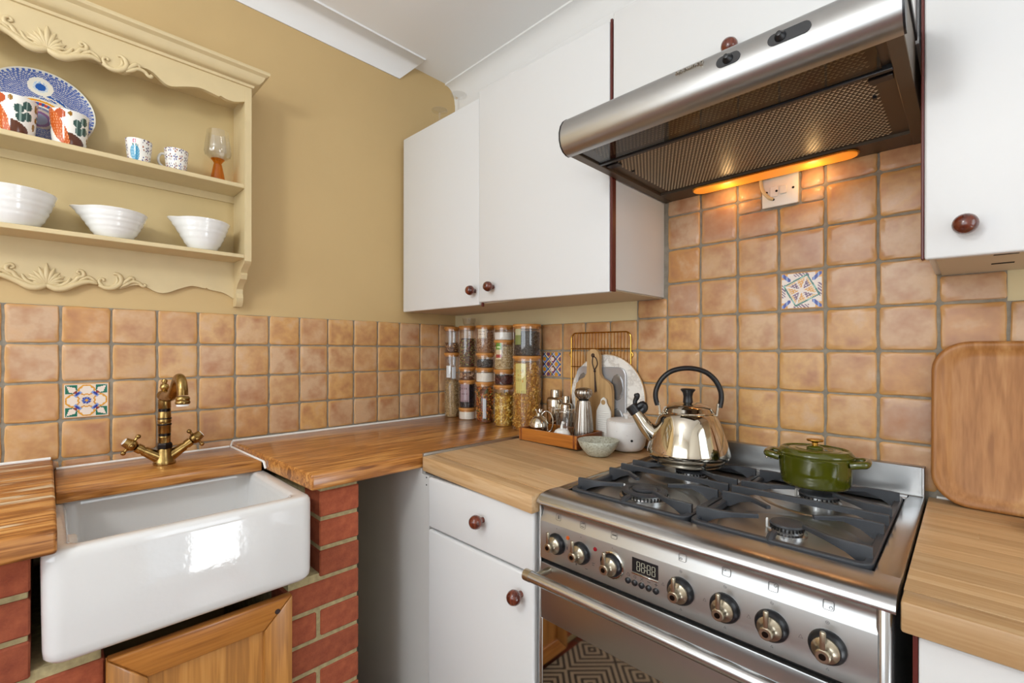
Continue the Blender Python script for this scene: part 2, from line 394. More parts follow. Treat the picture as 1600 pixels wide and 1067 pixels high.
for a, b in ((dy0, dy0 + .09), (dy1 - .09, dy1)): dr.box(x0, x1, a, b, .01, dz1)
for a, b in ((.01, .10), (.66, .95), (dz1 - .1, dz1)): dr.box(x0, x1, dy0, dy1, a, b)
door = struct('added_door_1', dr, 'whitewall'); obj('added_door_pane', MB().box(RX1 + .048, RX1 + .052, dy0, dy1, .1, dz1), 'pane', door)  # unseen glazed door, added to frame the two pane lights
# coving: plaster quarter-round, the run on the left wall stops with a mitred end short of the corner
def cove_profile(d, n=8):
    pts = [(0, 0), (.004, 0)]
    for i in range(n + 1):
        a = i / n * PI / 2; pts.append((.006 + (d - .014) * (1 - math.cos(a)), .004 + (.078 - .008) * math.sin(a)))
    pts += [(d - .004, .074), (d, .074), (d, .0815), (0, .0815)]; return pts
prof = cove_profile(.090); mb = MB(); n = len(prof); v = []
for (d, h) in prof: v.append((FX + d, -.302 + .079 * h / .0815, CZ - .0815 + h))
for (d, h) in prof: v.append((FX + d, RY1, CZ - .0815 + h))
mb.add(v, [(i, (i + 1) % n, (i + 1) % n + n, i + n) for i in range(n)] + [tuple(range(n - 1, -1, -1)), tuple(range(n, 2 * n))]); struct('trim_1', mb, 'cove', smooth=50)
prof = cove_profile(.064); mb = MB(); v = []
for X_ in (FX, RX1):
    for (d, h) in prof: v.append((X_, FY - d, CZ - .0815 + h))
mb.add(v, [(i, (i + 1) % n, (i + 1) % n + n, i + n) for i in range(n)] + [tuple(range(n - 1, -1, -1)), tuple(range(n, 2 * n))]); struct('trim_2', mb, 'cove', smooth=50)
struct('trim_3', MB().box(FX, RX1, FY - .004, FY + .001, 2.10, 2.415), 'cove')
lamp = thing('added_pendant_lamp', 'added clear glass globe pendant lamp on the kitchen ceiling, out of view', 'lamp', (1.25, -2.25, CZ))  # unseen pendant, added to carry the fill light
obj('ceiling_rose', MB().lathe([(.05, CZ - .0005), (.05, CZ - .012), (.02, CZ - .03), (0, CZ - .03)], (1.25, -2.25, 0)), 'whitewall', lamp)
obj('flex', MB().tube([(1.25, -2.25, CZ - .02), (1.25, -2.25, 2.15)], .003, 8), 'whitewall', lamp)
obj('globe', MB().lathe([(.03, 2.155)] + [(.14 * math.sin(PI * k / 16), 2.02 + .14 * math.cos(PI * k / 16)) for k in range(2, 16)] + [(0, 1.88)], (1.25, -2.25, 0), 32), glassy('globe_glass', (.96, .96, .95), 1.45), lamp)
rug = obj('rug', MB().box(.6, 1.62, -1.42, -.68, .0005, .012, .004), 'rug', loc=(1.1, -1.05, 0)); tag(rug, 'black and beige zigzag woven rug on the terracotta floor before the cooker', 'rug')

# ------------------------------------------------------------------ tiles, each a piece of its wall
tile_cache = {}
def tile_mesh(w_, h_, var):
    key = (round(w_, 4), round(h_, 4), var)
    if key in tile_cache: return tile_cache[key]
    rnd = random.Random(hash(key) & 0xffff); out = []; rr = min(.006, w_ * .3, h_ * .3); hw, hh = w_ / 2, h_ / 2
    for (cx_, cz_, a0) in ((hw - rr, hh - rr, 0), (-hw + rr, hh - rr, 90), (-hw + rr, -hh + rr, 180), (hw - rr, -hh + rr, 270)):
        for k in range(3):
            a = math.radians(a0 + k * 45); out.append((cx_ + rr * math.cos(a), cz_ + rr * math.sin(a)))
        # wobble points along the following side
        nx = {0: (-1, 0), 90: (0, -1), 180: (1, 0), 270: (0, 1)}[a0]; L = (w_ if nx[0] else h_) - 2 * rr; e = out[-1]
        for q in (1 / 3, 2 / 3):
            out.append((e[0] + nx[0] * L * q, e[1] + nx[1] * L * q))
    out = [(x + rnd.uniform(-.0011, .0011), z + rnd.uniform(-.0011, .0011)) for x, z in out]; n = len(out)
    v = []; f = []; dep = rnd.uniform(-.0010, .0006)
    for y, ins in ((.008, 0), (.0025 + dep, 0), (.0004 + dep, .0022), (-.0004 + dep, .012)):
        for x, z in out:
            m_ = max(abs(x), abs(z)); v.append((x * (1 - ins / hw), y, z * (1 - ins / hh)))
    for i in range(3):
        for k in range(n): a, b = i * n + k, i * n + (k + 1) % n; f.append((a, a + n, b + n, b))
    f.append(tuple(3 * n + k for k in range(n)))
    mb = MB(); mb.v = v; mb.f = f; mb.c = [None] * len(f); me = mb.mesh('tile', 35); me.materials.append(M['tile']); tile_cache[key] = me; return me
def paint_tile(fn, name):
    N = 56; s_ = .0485; v = []; f = []; cols = []
    for j in range(N + 1):
        for i in range(N + 1):
            u, w_ = i / N * 2 - 1, j / N * 2 - 1; e = max(abs(u), abs(w_)); v.append((u * s_, .0002 + .0025 * max(0, (e - .94) / .06) ** 2, w_ * s_))
    for j in range(N):
        for i in range(N):
            a = j * (N + 1) + i; f.append((a, a + 1, a + N + 2, a + N + 1)); cols.append(fn((i + .5) / N * 2 - 1, (j + .5) / N * 2 - 1))
    mb = MB(); mb.v = v; mb.f = f; mb.c = cols
    mb.box(-s_, s_, .0028, .008, -s_, s_); mb.c = [c or '#c08a58' for c in mb.c]
    me = mb.mesh(name, 0); me.materials.append(M['col']); return me
PG, PO, PB, PLB, PC, PR, PP = '#1d6b57', '#d99a32', '#2b3a95', '#7f97cc', '#e6d8cb', '#8f3b30', '#6e4a6a'
def flower(u, w_):
    r = math.hypot(u, w_); a, b = abs(u), abs(w_); jit = (math.sin(u * 61) * math.cos(w_ * 57)) * .02
    if max(a, b) > .93: return '#c99c6a'
    if r < .07: return PO
    if r < .20 + jit: return PB if (math.sin(8 * math.atan2(w_, u)) > -.4) else PLB
    d = abs(a - b) / 1.414; m_ = (a + b) / 1.414
    if .44 < m_ < .60 and d < .18: return PB if d < .12 and m_ > .5 else PLB
    if m_ >= .60 and a > .40 and b > .40:
        if d < .17 - abs(m_ - .86) * .5: return PC if m_ > .72 else PR
        if a > .5 or b > .5: return PG if max(a, b) < .9 else PC
    for (x, y) in ((a, b), (b, a)):
        q = ((x - .60) / .30) ** 2 + (y / .36) ** 2; q += .12 * math.cos(6 * math.atan2(y, x - .6))
        if q < .58: return PC
        if q < 1.02: return PO if q < .85 else ('#b5742c' if q > .95 else PO)
    return '#e3cfb8'
def star(u, w_):
    c_, s_ = math.cos(.32), math.sin(.32); x, y = u * c_ - w_ * s_, u * s_ + w_ * c_; a, b = abs(x), abs(y); m_ = a + b
    if max(abs(u), abs(w_)) > .92: return '#cfa473'
    if abs(m_ - .86) < .055: return PG if math.sin(9 * x) > -.75 else '#79b0a0'
    if m_ < .80:
        if abs(a - b) < .05 or min(a, b) < .035: return PC
        q = (int(math.floor(math.atan2(y, x) / (PI / 4))) % 2)
        if m_ < .2: return PC
        if math.sin(38 * x) * math.sin(36 * y) > .5: return PC
        return (PP if q else PO) if m_ < .66 else '#e0b779'
    if min(abs(u), abs(w_)) > .5:
        if abs(abs(u) - abs(w_)) < .13: return PB if math.sin(30 * u) > -.3 else PLB
        return PO if min(abs(u), abs(w_)) > .66 else PC
    if max(abs(u), abs(w_)) > .74 and min(abs(u), abs(w_)) < .34: return PP if math.sin(40 * u + 40 * w_) > -.2 else PC
    return PC
def star2(u, w_):
    x, y = (u + w_) * .72, (u - w_) * .72; fx, fy = (x * 1.7) % 1, (y * 1.7) % 1
    if max(abs(u), abs(w_)) > .93: return '#c99c6a'
    if min(fx, fy) < .13: return PG if (fx < fy) else PB
    if min(fx, fy) < .22: return PC
    k = (int(math.floor(x * 1.7)) + int(math.floor(y * 1.7))) % 3
    return (PO, PP, PC)[k] if math.hypot(fx - .58, fy - .58) < .3 else (PLB, PO, PR)[k]
P_ = .105; G = .0056; TW = P_ - G
def place_tile(parent, me, u, z, side, label=None, name='tile'):
    o = bpy.data.objects.new(name, me); COL.objects.link(o); o.parent = parent
    if side == 'A': o.location = (0, -u, z); o.rotation_euler = (0, 0, PI / 2)
    else: o.location = (u, 0, z)
    if label: o['label'] = label
    return o
vari = 0
SA = .092; ZA = 1.3456
m_flower, m_star, m_star2 = paint_tile(flower, 'patterned_tile'), paint_tile(star, 'patterned_tile'), paint_tile(star2, 'patterned_tile')
for nn_ in range(-1, 17):
    for r in range(5):
        s0, s1 = SA + nn_ * P_, SA + (nn_ + 1) * P_
        if nn_ == -1: s0 = 0.002 - G / 2
        z1 = ZA - r * P_; z0 = z1 - P_
        if r == 4: z0 = .897 if 0 <= nn_ < 20 else .897
        wd, ht = s1 - s0 - G, z1 - z0 - G
        if r == 4 and ht < .012: continue
        vari = (vari + 1 + (nn_ * 3 + r * 5) % 4) % 7
        # the flower tile is the third tile down in the column beside the left end of the tap ledge
        if nn_ == 11 and r == 2: place_tile(wall_left, m_flower, (s0 + s1) / 2, (z0 + z1) / 2, 'A', 'glazed tile painted with a green and orange flower', 'patterned_tile'); continue
        place_tile(wall_left, tile_mesh(wd, ht, vari), (s0 + s1) / 2, (z0 + z1) / 2, 'A')
obj('grout', MB().box(FX - .001, -.0035, -(SA + 17 * P_), -.001, .86, ZA - .002), 'grout', wall_left)
XB = 1.0728; ZB = 1.6434
SOCK = (1.347, 1.437, 1.607, 1.693)
gm = MB()
gm.box(.0, .966, .0035, .009, .86, 1.326); gm.box(.966, 1.056, .0035, .009, .86, 1.392); gm.box(1.056, 1.69, .0035, .009, .86, 1.70); gm.box(1.69, 1.806, .0035, .009, .86, 1.39); gm.box(1.806, 2.3, .0035, .009, .86, 1.326)
obj('grout', gm, 'grout', wall_back)
for m_ in range(-11, 11):
    for r in range(-1, 8):
        a0, a1 = XB + m_ * P_, XB + (m_ + 1) * P_; z1 = ZB - r * P_; z0 = z1 - P_
        if m_ == -11: a0 = 0.0 
        top = 1.325 if a1 <= .98 else (1.388 if a1 <= 1.08 else (1.695 if a1 <= 1.75 else (1.387 if a1 <= 1.82 else 1.325)))
        if 5 <= m_ <= 5: top = 1.70
        if z0 > top - .02: continue
        z1 = min(z1, top + G / 2)
        if r == 7: z0 = .9
        if m_ == 5 and z1 > 1.45: a1 = min(a1, 1.689)
        if z1 - z0 - G < .006: continue
        vari = (vari + 1 + (m_ * 5 + r * 3) % 5) % 7
        um, zm = (a0 + a1) / 2, (z0 + z1) / 2
        if m_ == 3 and r == 2: place_tile(wall_back, m_star, um, zm, 'B', 'glazed tile painted with a green and purple star', 'patterned_tile'); continue
        if m_ == -5 and r == 4: place_tile(wall_back, m_star2, um, zm, 'B', 'glazed tile with a multicoloured lattice pattern', 'patterned_tile'); continue
        # tiles cut round the switch plate
        if a0 < SOCK[1] - .004 and a1 > SOCK[0] + .004 and z1 > SOCK[2]:
            parts_ = []
            if z0 < SOCK[2] - .03: parts_.append((a0, a1, z0, SOCK[2]))
            if a0 < SOCK[0] - .02: parts_.append((a0, SOCK[0], max(z0, SOCK[2]), z1))
            if a1 > SOCK[1] + .02: parts_.append((SOCK[1], a1, max(z0, SOCK[2]), z1))
            for (p0, p1, q0, q1) in parts_:
                if q1 - q0 > .02: place_tile(wall_back, tile_mesh(p1 - p0 - G, q1 - q0 - G * .6, vari), (p0 + p1) / 2, (q0 + q1) / 2, 'B')
            continue
        place_tile(wall_back, tile_mesh(a1 - a0 - G, z1 - z0 - G, vari), um, zm, 'B')

# ------------------------------------------------------------------ worktops
PZ = .918
t_ = obj('pine_worktop', MB().hexa([(.0, -.003, PZ - .041), (.605, -.003, PZ - .041), (.605, -.922, PZ - .041), (.0, -.942, PZ - .041), (.0, -.003, PZ), (.605, -.003, PZ), (.605, -.922, PZ), (.0, -.942, PZ)], .006, 3), 'pine', loc=(.3, -.47, PZ - .041))
tag(t_, 'orange varnished pine worktop in the corner carrying the storage jars', 'worktop')
sl = MB(); sl.tube([(.002, -.006, PZ + .002), (.002, -.94, PZ + .002)], .0045, 8); sl.tube([(.002, -.94, PZ + .002), (.002, -.945, PZ - .016), (.3, -.936, PZ - .017), (.31, -.934, PZ - .035)], .0035, 8)
obj('sealant', sl, 'caulk', t_, label='white silicone sealant bead')
t2 = obj('pine_worktop', MB().hexa([(.0, -1.366, .886), (.636, -1.366, .872), (.636, -1.83, .872), (.0, -1.83, .886), (.0, -1.366, .930), (.636, -1.366, .914), (.636, -1.83, .914), (.0, -1.83, .930)], .006, 3), 'pinew', loc=(.3, -1.6, .87))
tag(t2, 'worn pine worktop with bare pale streaks beside the sink under the bowls', 'worktop')
obj('sealant', MB().tube([(.002, -1.37, .932), (.002, -1.82, .932)], .0045, 8), 'caulk', t2)
lg = obj('pine_ledge', MB().hexa([(.0, -.946, .8735), (.292, -.938, .8735), (.285, -1.3645, .8735), (.0, -1.3645, .8735), (.0, -.946, .901), (.292, -.938, .901), (.285, -1.3645, .901), (.0, -1.3645, .901)], .004, 2), 'pine', loc=(.14, -1.15, .8735))
tag(lg, 'low pine ledge behind the white sink carrying the brass tap', 'ledge')
obj('sealant', MB().tube([(.002, -.95, .9025), (.002, -1.36, .9025)], .004, 8), 'caulk', lg)
def stave_top(name, label, corners, zs, th, rows, lens, seed, rnd_front=.004):
    """corners: back-left, back-right, front-right, front-left (x, y); zs the heights there"""
    T = thing(name, label, 'worktop', (corners[3][0], corners[3][1], min(zs) - th)); rnd = random.Random(seed)
    def pt(u, v, dz):
        x = (corners[0][0] * (1 - u) + corners[1][0] * u) * (1 - v) + (corners[3][0] * (1 - u) + corners[2][0] * u) * v
        y = (corners[0][1] * (1 - u) + corners[1][1] * u) * (1 - v) + (corners[3][1] * (1 - u) + corners[2][1] * u) * v
        z = (zs[0] * (1 - u) + zs[1] * u) * (1 - v) + (zs[3] * (1 - u) + zs[2] * u) * v; return Vector((x, y, z + dz))
    L = math.dist(corners[0], corners[1])
    for r in range(rows):
        v0, v1 = r / rows, (r + 1) / rows; u = 0.0; first = True
        while u < .999:
            l_ = (rnd.uniform(*lens) * (rnd.uniform(.2, 1) if first else 1)) / L; first = False; e = u + (l_ if r < rows - 1 else 2)
            e = 1.0 if 1 - e < .12 else e
            q = [pt(u, v0, -th), pt(e, v0, -th), pt(e, v1, -th), pt(u, v1, -th), pt(u, v0, 0), pt(e, v0, 0), pt(e, v1, 0), pt(u, v1, 0)]
            c_ = sum(q, Vector()) / 8
            mb = MB(); mb.hexa([p - c_ for p in q], .0035 if r == rows - 1 else .0004, 2 if r == rows - 1 else 1)
            o = obj('stave', mb, 'beech', T, world=False); o.location = c_ - T.location; u = e
    return T
bl = stave_top('beech_worktop', 'pale beech block worktop between the corner and the cooker', [(.607, -.003), (1.058, -.003), (1.0625, -.624), (.612, -.604)], [.912, .904, .902, .913], .042, 13, (.25, .6), 3)
st_ = MB(); st_.box(.6015, .613, -.598, -.012, .905, .9205, .002); o = obj('joint_strip', st_, 'steel', bl, label='thin metal strip over the joint with the pine worktop')
br = stave_top('beech_worktop', 'pale beech block worktop right of the cooker under the leaning tray', [(1.687, -.003), (2.3, -.003), (2.3, -.602), (1.687, -.602)], [.9, .9, .9, .9], .041, 14, (.2, .5), 5)
obj('sealant', MB().tube([(1.70, .001, .901), (2.29, .001, .901)], .0035, 8), 'caulk', br)

# ------------------------------------------------------------------ sink, piers, cupboard door
SX0, SX1, SY0, SY1, SZ0, SZ1 = .20, .628, -1.385, -.926, .674, .8725
sk = thing('belfast_sink', 'glossy white ceramic belfast sink with thick rounded rim', 'sink', (.41, -1.155, SZ0))
def rrect(x0, x1, y0, y1, r, n=6):
    o_ = []
    for (cx_, cy_, a0) in ((x1 - r, y1 - r, 0), (x0 + r, y1 - r, 90), (x0 + r, y0 + r, 180), (x1 - r, y0 + r, 270)):
        for k in range(n + 1): a = math.radians(a0 + 90 * k / n); o_.append((cx_ + r * math.cos(a), cy_ + r * math.sin(a)))
    return o_
def loft(rings, close_top=False, close_bot=True):
    mb = MB(); n = len(rings[0]); v = [p for r in rings for p in r]; f = []
    for i in range(len(rings) - 1):
        for k in range(n): a, b = i * n + k, i * n + (k + 1) % n; f.append((a, b, b + n, a + n))
    if close_bot: f.append(tuple(range(n - 1, -1, -1)))
    if close_top: f.append(tuple((len(rings) - 1) * n + k for k in range(n)))
    mb.add(v, f); return mb
rings = []
for ins, z in ((.018, SZ0), (.006, SZ0 + .004), (.001, SZ0 + .012), (0, SZ0 + .025), (-.001, .76), (-.002, SZ1 - .02), (-.001, SZ1 - .008), (.003, SZ1 - .002), (.009, SZ1), (.026, SZ1), (.032, SZ1 - .002), (.036, SZ1 - .008), (.038, SZ1 - .02), (.044, SZ0 + .06), (.055, SZ0 + .035), (.08, SZ0 + .026)):
    rings.append([(x, y, z) for x, y in rrect(SX0 + ins, SX1 - ins, SY0 + ins, SY1 - ins, max(.012, .028 - ins * .3) if ins < .03 else .03)])
rings = [[(x - max(0, (x - .55) / .078) * .009 * max(0, (z - SZ0) / (SZ1 - SZ0)) + max(0, (x - .55) / .078) * .004, y, z) for x, y, z in r_] for r_ in rings]
obj('basin', loft(rings, close_top=True), 'sink', sk, smooth=60)
ov = MB().hexa([(.505, -1.356, .79), (.565, -1.356, .79), (.565, -1.330, .79), (.505, -1.330, .79), (.505, -1.356, .866), (.565, -1.356, .866), (.565, -1.336, .850), (.505, -1.336, .866)], .006, 3)
obj('overflow_weir', ov, 'sink', sk, label='white overflow weir inside the left end')
obj('waste', MB().lathe([(.038, SZ0 + .0262), (.038, SZ0 + .029), (.03, SZ0 + .0275), (0, SZ0 + .0265)], (.4, -1.15, 0)), 'chrome', sk)

PFX = .577
def brick(parent, y0, y1, z0, z1, x1=PFX, x0=PFX - .09):
    key = ('b', round(y1 - y0, 3), round(z1 - z0, 3))
    if key not in tile_cache:
        mb = MB(); mb.box(-.05, .05, -(y1 - y0) / 2, (y1 - y0) / 2, -(z1 - z0) / 2, (z1 - z0) / 2, .003, 1); me = mb.mesh('brick', 30); me.materials.append(M['brick']); tile_cache[key] = me
    o = bpy.data.objects.new('brick', tile_cache[key]); COL.objects.link(o); o.parent = parent
    o.location = Vector((x1 - .05 + random.uniform(-.002, .001), (y0 + y1) / 2, (z0 + z1) / 2)) - parent.location
CP = .0757; J = .011
# right pier: upper part one header wide, lower part runs on under the sink to the cupboard door
pr = thing('brick_pier', 'red brick pier between the white sink and the open corner', 'pier', (PFX - .05, -.84, 0))
mo = MB(); mo.box(.001, PFX - .006, -.886, -.785, .01, .876, .003); mo.box(.001, PFX - .0061, -.965, -.80, .011, .655, .003); obj('mortar', mo, 'mortar', pr)  # unseen depth back to the wall keeps the sink cavity dark
ztop = .862; k = 0
while ztop > .05:
    if k < 3: brick(pr, -.889, -.783, ztop - CP + J, ztop)
    else:
        if k % 2 == 1: brick(pr, -.972, -.783, ztop - CP + J, ztop)
        else: brick(pr, -.972, -.897, ztop - CP + J, ztop); brick(pr, -.886, -.783, ztop - CP + J, ztop)
    ztop -= CP; k += 1
pl_ = thing('brick_pier', 'red brick pier under the worn pine worktop left of the sink', 'pier', (PFX - .05, -1.5, 0))
mo = MB(); mo.box(.001, PFX - .006, -1.83, -1.402, .01, .870, .003); mo.box(.001, PFX - .0061, -1.41, -1.305, .011, .655, .003); obj('mortar', mo, 'mortar', pl_)  # also run back to the wall, out of view, to darken the cavity
ztop = .862; k = 0
while ztop > .05:
    e = -1.399 if k < 3 else -1.300
    cuts = [e, e - (.105 if k % 2 else .0), e - (.105 if k % 2 else 0) - .21, -1.83] if k % 2 else [e, e - .215, -1.83]
    for a, b in zip(cuts[:-1], cuts[1:]):
        if a - b > .03: brick(pl_, b + J, a, ztop - CP + J, ztop)
    ztop -= CP; k += 1
dd = thing('cupboard_door', 'orange pine framed cupboard door below the white sink', 'cupboard door', (.60, -1.135, .02))
dy_a, dy_b, dzt = -1.300, -.966, .642
dx0, dx1 = .582, .606
fr = .062
for a, b in ((dy_a, dy_a + fr), (dy_b - fr, dy_b)):
    s_ = 1 if a == dy_a else -1
    mb = MB(); p = [(a, .03), (b, .03), (b, dzt), (a, dzt)]
    p = [(a, .03), (b, .03 + fr), (b, dzt - fr), (a, dzt)] if s_ == 1 else [(a, .03 + fr), (b, .03), (b, dzt), (a, dzt - fr)]
    mb.hexa([(dx0, y, z) for y, z in p] + [(dx1, y, z) for y, z in p], .004, 2); obj('stile', mb, 'pinedv', dd)
for z, s_ in ((dzt, -1), (.03, 1)):
    p = [(dy_a + .0006, z), (dy_b - .0006, z), (dy_b - fr - .0006, z + s_ * fr), (dy_a + fr + .0006, z + s_ * fr)]
    mb = MB(); mb.hexa([(dx0, y, q) for y, q in p] + [(dx1, y, q) for y, q in p], .004, 2); obj('rail', mb, 'pined', dd)
obj('panel', MB().box(dx0 + .002, dx1 - .010, dy_a + fr - .004, dy_b - fr + .004, .03 + fr - .004, dzt - fr + .004), 'pinedv', dd)
obj('knot', MB().lathe([(.006, 0), (.0058, .0006), (0, .0007)], (dx1, -1.0, dzt - .027), 12, AX('x')), 'leather', dd, label='dark round knot in the pine rail')

# ------------------------------------------------------------------ cabinets
def knob(parent, c, r=.0175):
    pr_ = [(.0075, 0), (.0075, .006), (.0085, .010), (r * .8, .014), (r, .021), (r * .97, .028), (r * .75, .0355), (r * .4, .039), (0, .040)]
    return obj('knob', MB().lathe(pr_, c, 24, AX('-y')), 'knob', parent, label='round mahogany knob', smooth=60)
def slab(name, parent, x0, x1, z00, z01, z10, z11, y, th=.018, mat='cab', bev=.004):
    """upright door: bottom left/right heights, top left/right heights"""
    p = [(x0, y, z00), (x1, y, z01), (x1, y + th, z01), (x0, y + th, z00), (x0, y, z10), (x1, y, z11), (x1, y + th, z11), (x0, y + th, z10)]
    return obj(name, MB().hexa(p, bev, 3), mat, parent)
DY = -.302
wc = thing('wall_cabinet', 'white double wall cabinet hung in the corner above the jars', 'cabinet', (.53, -.15, 1.39))
obj('body', MB().box(.0, 1.060, DY + .021, FY - .001, 1.392, 2.115, .001, 1), 'cab', wc)
obj('base_panel', MB().box(.01, 1.052, DY + .022, FY - .002, 1.3895, 1.3925), 'cabunder', wc)
d1 = slab('door', wc, .019, .5125, 1.388, 1.385, 2.130, 2.121, DY + .004)
d2 = slab('door', wc, .5165, 1.054, 1.3935, 1.3835, 2.143, 2.122, DY)
knob(d1, (.491, DY + .004, 1.437)); knob(d2, (.590, DY, 1.441))
obj('edge_trim', MB().box(1.0555, 1.0625, DY + .001, DY + .0205, 1.385, 2.125, .001, 1), 'maroon', wc, label='maroon edge strip')
obj('hinge_pin', MB().box(.525, .533, DY + .004, DY + .012, 1.378, 1.3925, .002), 'maroon', wc)
hc = thing('wall_cabinet', 'white wall cabinet above the steel cooker hood', 'cabinet', (1.375, -.15, 1.78))
obj('body', MB().box(1.0605, 1.6865, DY + .021, FY - .001, 1.775, 2.13, .001, 1), 'cab', hc)
d3 = slab('door', hc, 1.065, 1.683, 1.785, 1.785, 2.137, 2.13, DY); knob(d3, (1.375, DY, 1.893))
rc = thing('wall_cabinet', 'white wall cabinet right of the hood with a mahogany knob low on its door', 'cabinet', (1.95, -.15, 1.39))
obj('body', MB().box(1.697, 2.3, DY + .021, FY - .001, 1.392, 2.13, .001, 1), 'cab', rc)
obj('base_panel', MB().box(1.708, 2.29, DY + .024, FY - .003, 1.389, 1.3925), 'cabunder', rc)
d4 = slab('door', rc, 1.6945, 2.29, 1.382, 1.372, 2.13, 2.13, DY - .006); knob(d4, (1.7455, DY - .006, 1.430), .0165)
obj('edge_trim', MB().box(1.690, 1.6943, DY - .005, DY + .014, 1.383, 2.13, .001, 1), 'maroon', rc, label='maroon edge strip')
for yy in (-.235, -.12): obj('slot', MB().box(1.78, 1.81, yy - .004, yy + .004, 1.3878, 1.3892), 'dark', rc)
BY = -.606
bc = thing('base_cabinet', 'white base cabinet with drawer and door left of the cooker', 'cabinet', (.85, -.3, 0))
obj('body', MB().box(.64, 1.056, BY + .02, -.02, .10, .8575, .001, 1), 'cab', bc)
dwr = obj('drawer', MB().box(.645, 1.052, BY, BY + .019, .7165, .8595, .006, 3), 'cab', bc); knob(dwr, (.880, BY, .797))
bd = obj('door', MB().box(.645, 1.052, BY, BY + .019, .12, .7105, .006, 3), 'cab', bc); knob(bd, (1.013, BY, .660))
fp = obj('filler_panel', MB().prism([(.15, 0), (.642, 0), (.642, .8605), (.604, .8605), (.604, .8765), (.15, .8765)], lambda u, v, d: Vector((u, d, v)), BY + .006, BY + .0195), 'greypanel', loc=(.4, BY, 0)); tag(fp, 'plain pale grey panel closing the corner between brick pier and drawer', 'panel')
for z in (.8535, .832): obj('screw_hole', MB().lathe([(.0022, 0), (.0022, .0008), (0, .001)], (.628, BY + .006, z), 10, AX('-y')), 'dark', fp)
obj('plinth', MB().box(.64, 1.056, -.55, -.535, .0, .105), 'cab', bc)
rb = thing('base_cabinet', 'white base cabinet right of the cooker with a maroon edge', 'cabinet', (2.0, -.3, 0))
obj('body', MB().box(1.702, 2.29, -.565, -.02, .10, .857), 'cab', rb)
obj('door', MB().box(1.7035, 2.29, -.586, -.568, .12, .853, .003, 2), 'cab', rb)
obj('edge_trim', MB().box(1.698, 1.7032, -.585, -.568, .12, .853), 'maroon', rb, label='maroon edge strip')
obj('plinth', MB().box(1.702, 2.29, -.53, -.515, 0, .105), 'cab', rb)
# upturned wine glasses on the cabinet
def wineglass(loc, label, h=.155):
    mb = MB(); mb.lathe([(.0, h), (.034, h - .001), (.034, h - .0025), (.010, h - .006), (.0035, h - .012), (.0032, h - .075), (.006, h - .082), (.026, h - .10), (.033, h - .125), (.030, 0.0)], loc, 28)
    o = obj('wine_glass', mb, 'glassb', loc=loc); tag(o, label, 'glass', 'upturned wine glasses on the cabinet'); return o
wineglass((.262, -.19, 2.116), 'tall clear wine glass upside down on the corner cabinet by the coving')
wineglass((.165, -.215, 2.116), 'short clear wine glass upside down on the corner cabinet by the mustard wall', .118)

# ------------------------------------------------------------------ cooker hood
def extrude_x(prof, x0, x1):
    mb = MB(); n = len(prof); v = [(x0, y, z) for y, z in prof] + [(x1, y, z) for y, z in prof]
    mb.add(v, [(i, (i + 1) % n, (i + 1) % n + n, i + n) for i in range(n)] + [tuple(range(n - 1, -1, -1)), tuple(range(n, 2 * n))]); return mb
def stadium(cx_, cy_, hl, r, n=8):
    return [(cx_ + hl + r * math.cos(a), cy_ + r * math.sin(a)) for a in [(-PI / 2 + PI * k / n) for k in range(n + 1)]] + [(cx_ - hl + r * math.cos(a), cy_ + r * math.sin(a)) for a in [(PI / 2 + PI * k / n) for k in range(n + 1)]]
HX0, HX1, HZ = 1.066, 1.682, 1.690
hood = thing('cooker_hood', 'brushed steel cooker hood with rounded front visor above the hob', 'cooker hood', (1.375, -.25, HZ))
lip = [(-.303, 1.783), (-.490, 1.781), (-.505, 1.776), (-.518, 1.766), (-.527, 1.752), (-.5315, 1.736), (-.531, 1.718), (-.526, 1.704), (-.517, 1.694), (-.505, 1.689), (-.494, 1.688), (-.494, 1.692), (-.505, 1.697), (-.512, 1.710), (-.512, 1.74), (-.495, 1.765), (-.303, 1.770)]
obj('visor', extrude_x(lip, HX0, HX1), 'steel', hood, smooth=35)
for a, b in ((HX0 - .003, HX0), (HX1, HX1 + .003)):
    obj('end_cap', extrude_x([(y - .001 if y < -.4 else y, z) for y, z in lip[:11]] + [(-.494, 1.77), (-.303, 1.77)], a, b), 'black', hood)
cas = MB(); cas.box(HX0, HX1, -.495, FY - .001, 1.698, 1.769); cas.box(HX0, HX0 + .022, -.492, FY - .001, HZ, 1.699, .001, 1); cas.box(HX1 - .022, HX1, -.492, FY - .001, HZ, 1.699, .001, 1); cas.box(HX0 + .02, HX1 - .02, -.075, FY - .001, HZ + .001, 1.699)
obj('casing', cas, 'filter', hood)
obj('crossbar', MB().box(HX0 + .022, HX1 - .022, -.402, -.392, HZ - .001, 1.699, .001, 1), 'black', hood)
obj('visor_glass', MB().box(HX0 + .03, HX1 - .035, -.493, -.403, HZ + .002, HZ + .0045), glassy('smoked_glass', (.66, .64, .61), 1.5, boost=.8), hood, label='smoked transparent visor strip')
fl = MB(); fr_ = random.Random(2)
yy = -.484; row = 0
while yy < -.086:
    xx = HX0 + .05 + (.0045 if row % 2 else 0)
    while xx < HX1 - .05:
        a, b = .0036, .0019
        if not (-.413 < yy < -.382):
            fl.add([(xx - a, yy, 1.6975), (xx, yy - b, 1.6965), (xx + a, yy, 1.6975), (xx, yy + b, 1.6955)], [(0, 1, 2, 3)])
        xx += .009
    yy += .0085 * (1.0 if yy > -.39 else .95); row += 1
obj('filter_mesh', fl, 'filterhole', hood, smooth=0, kind='stuff')
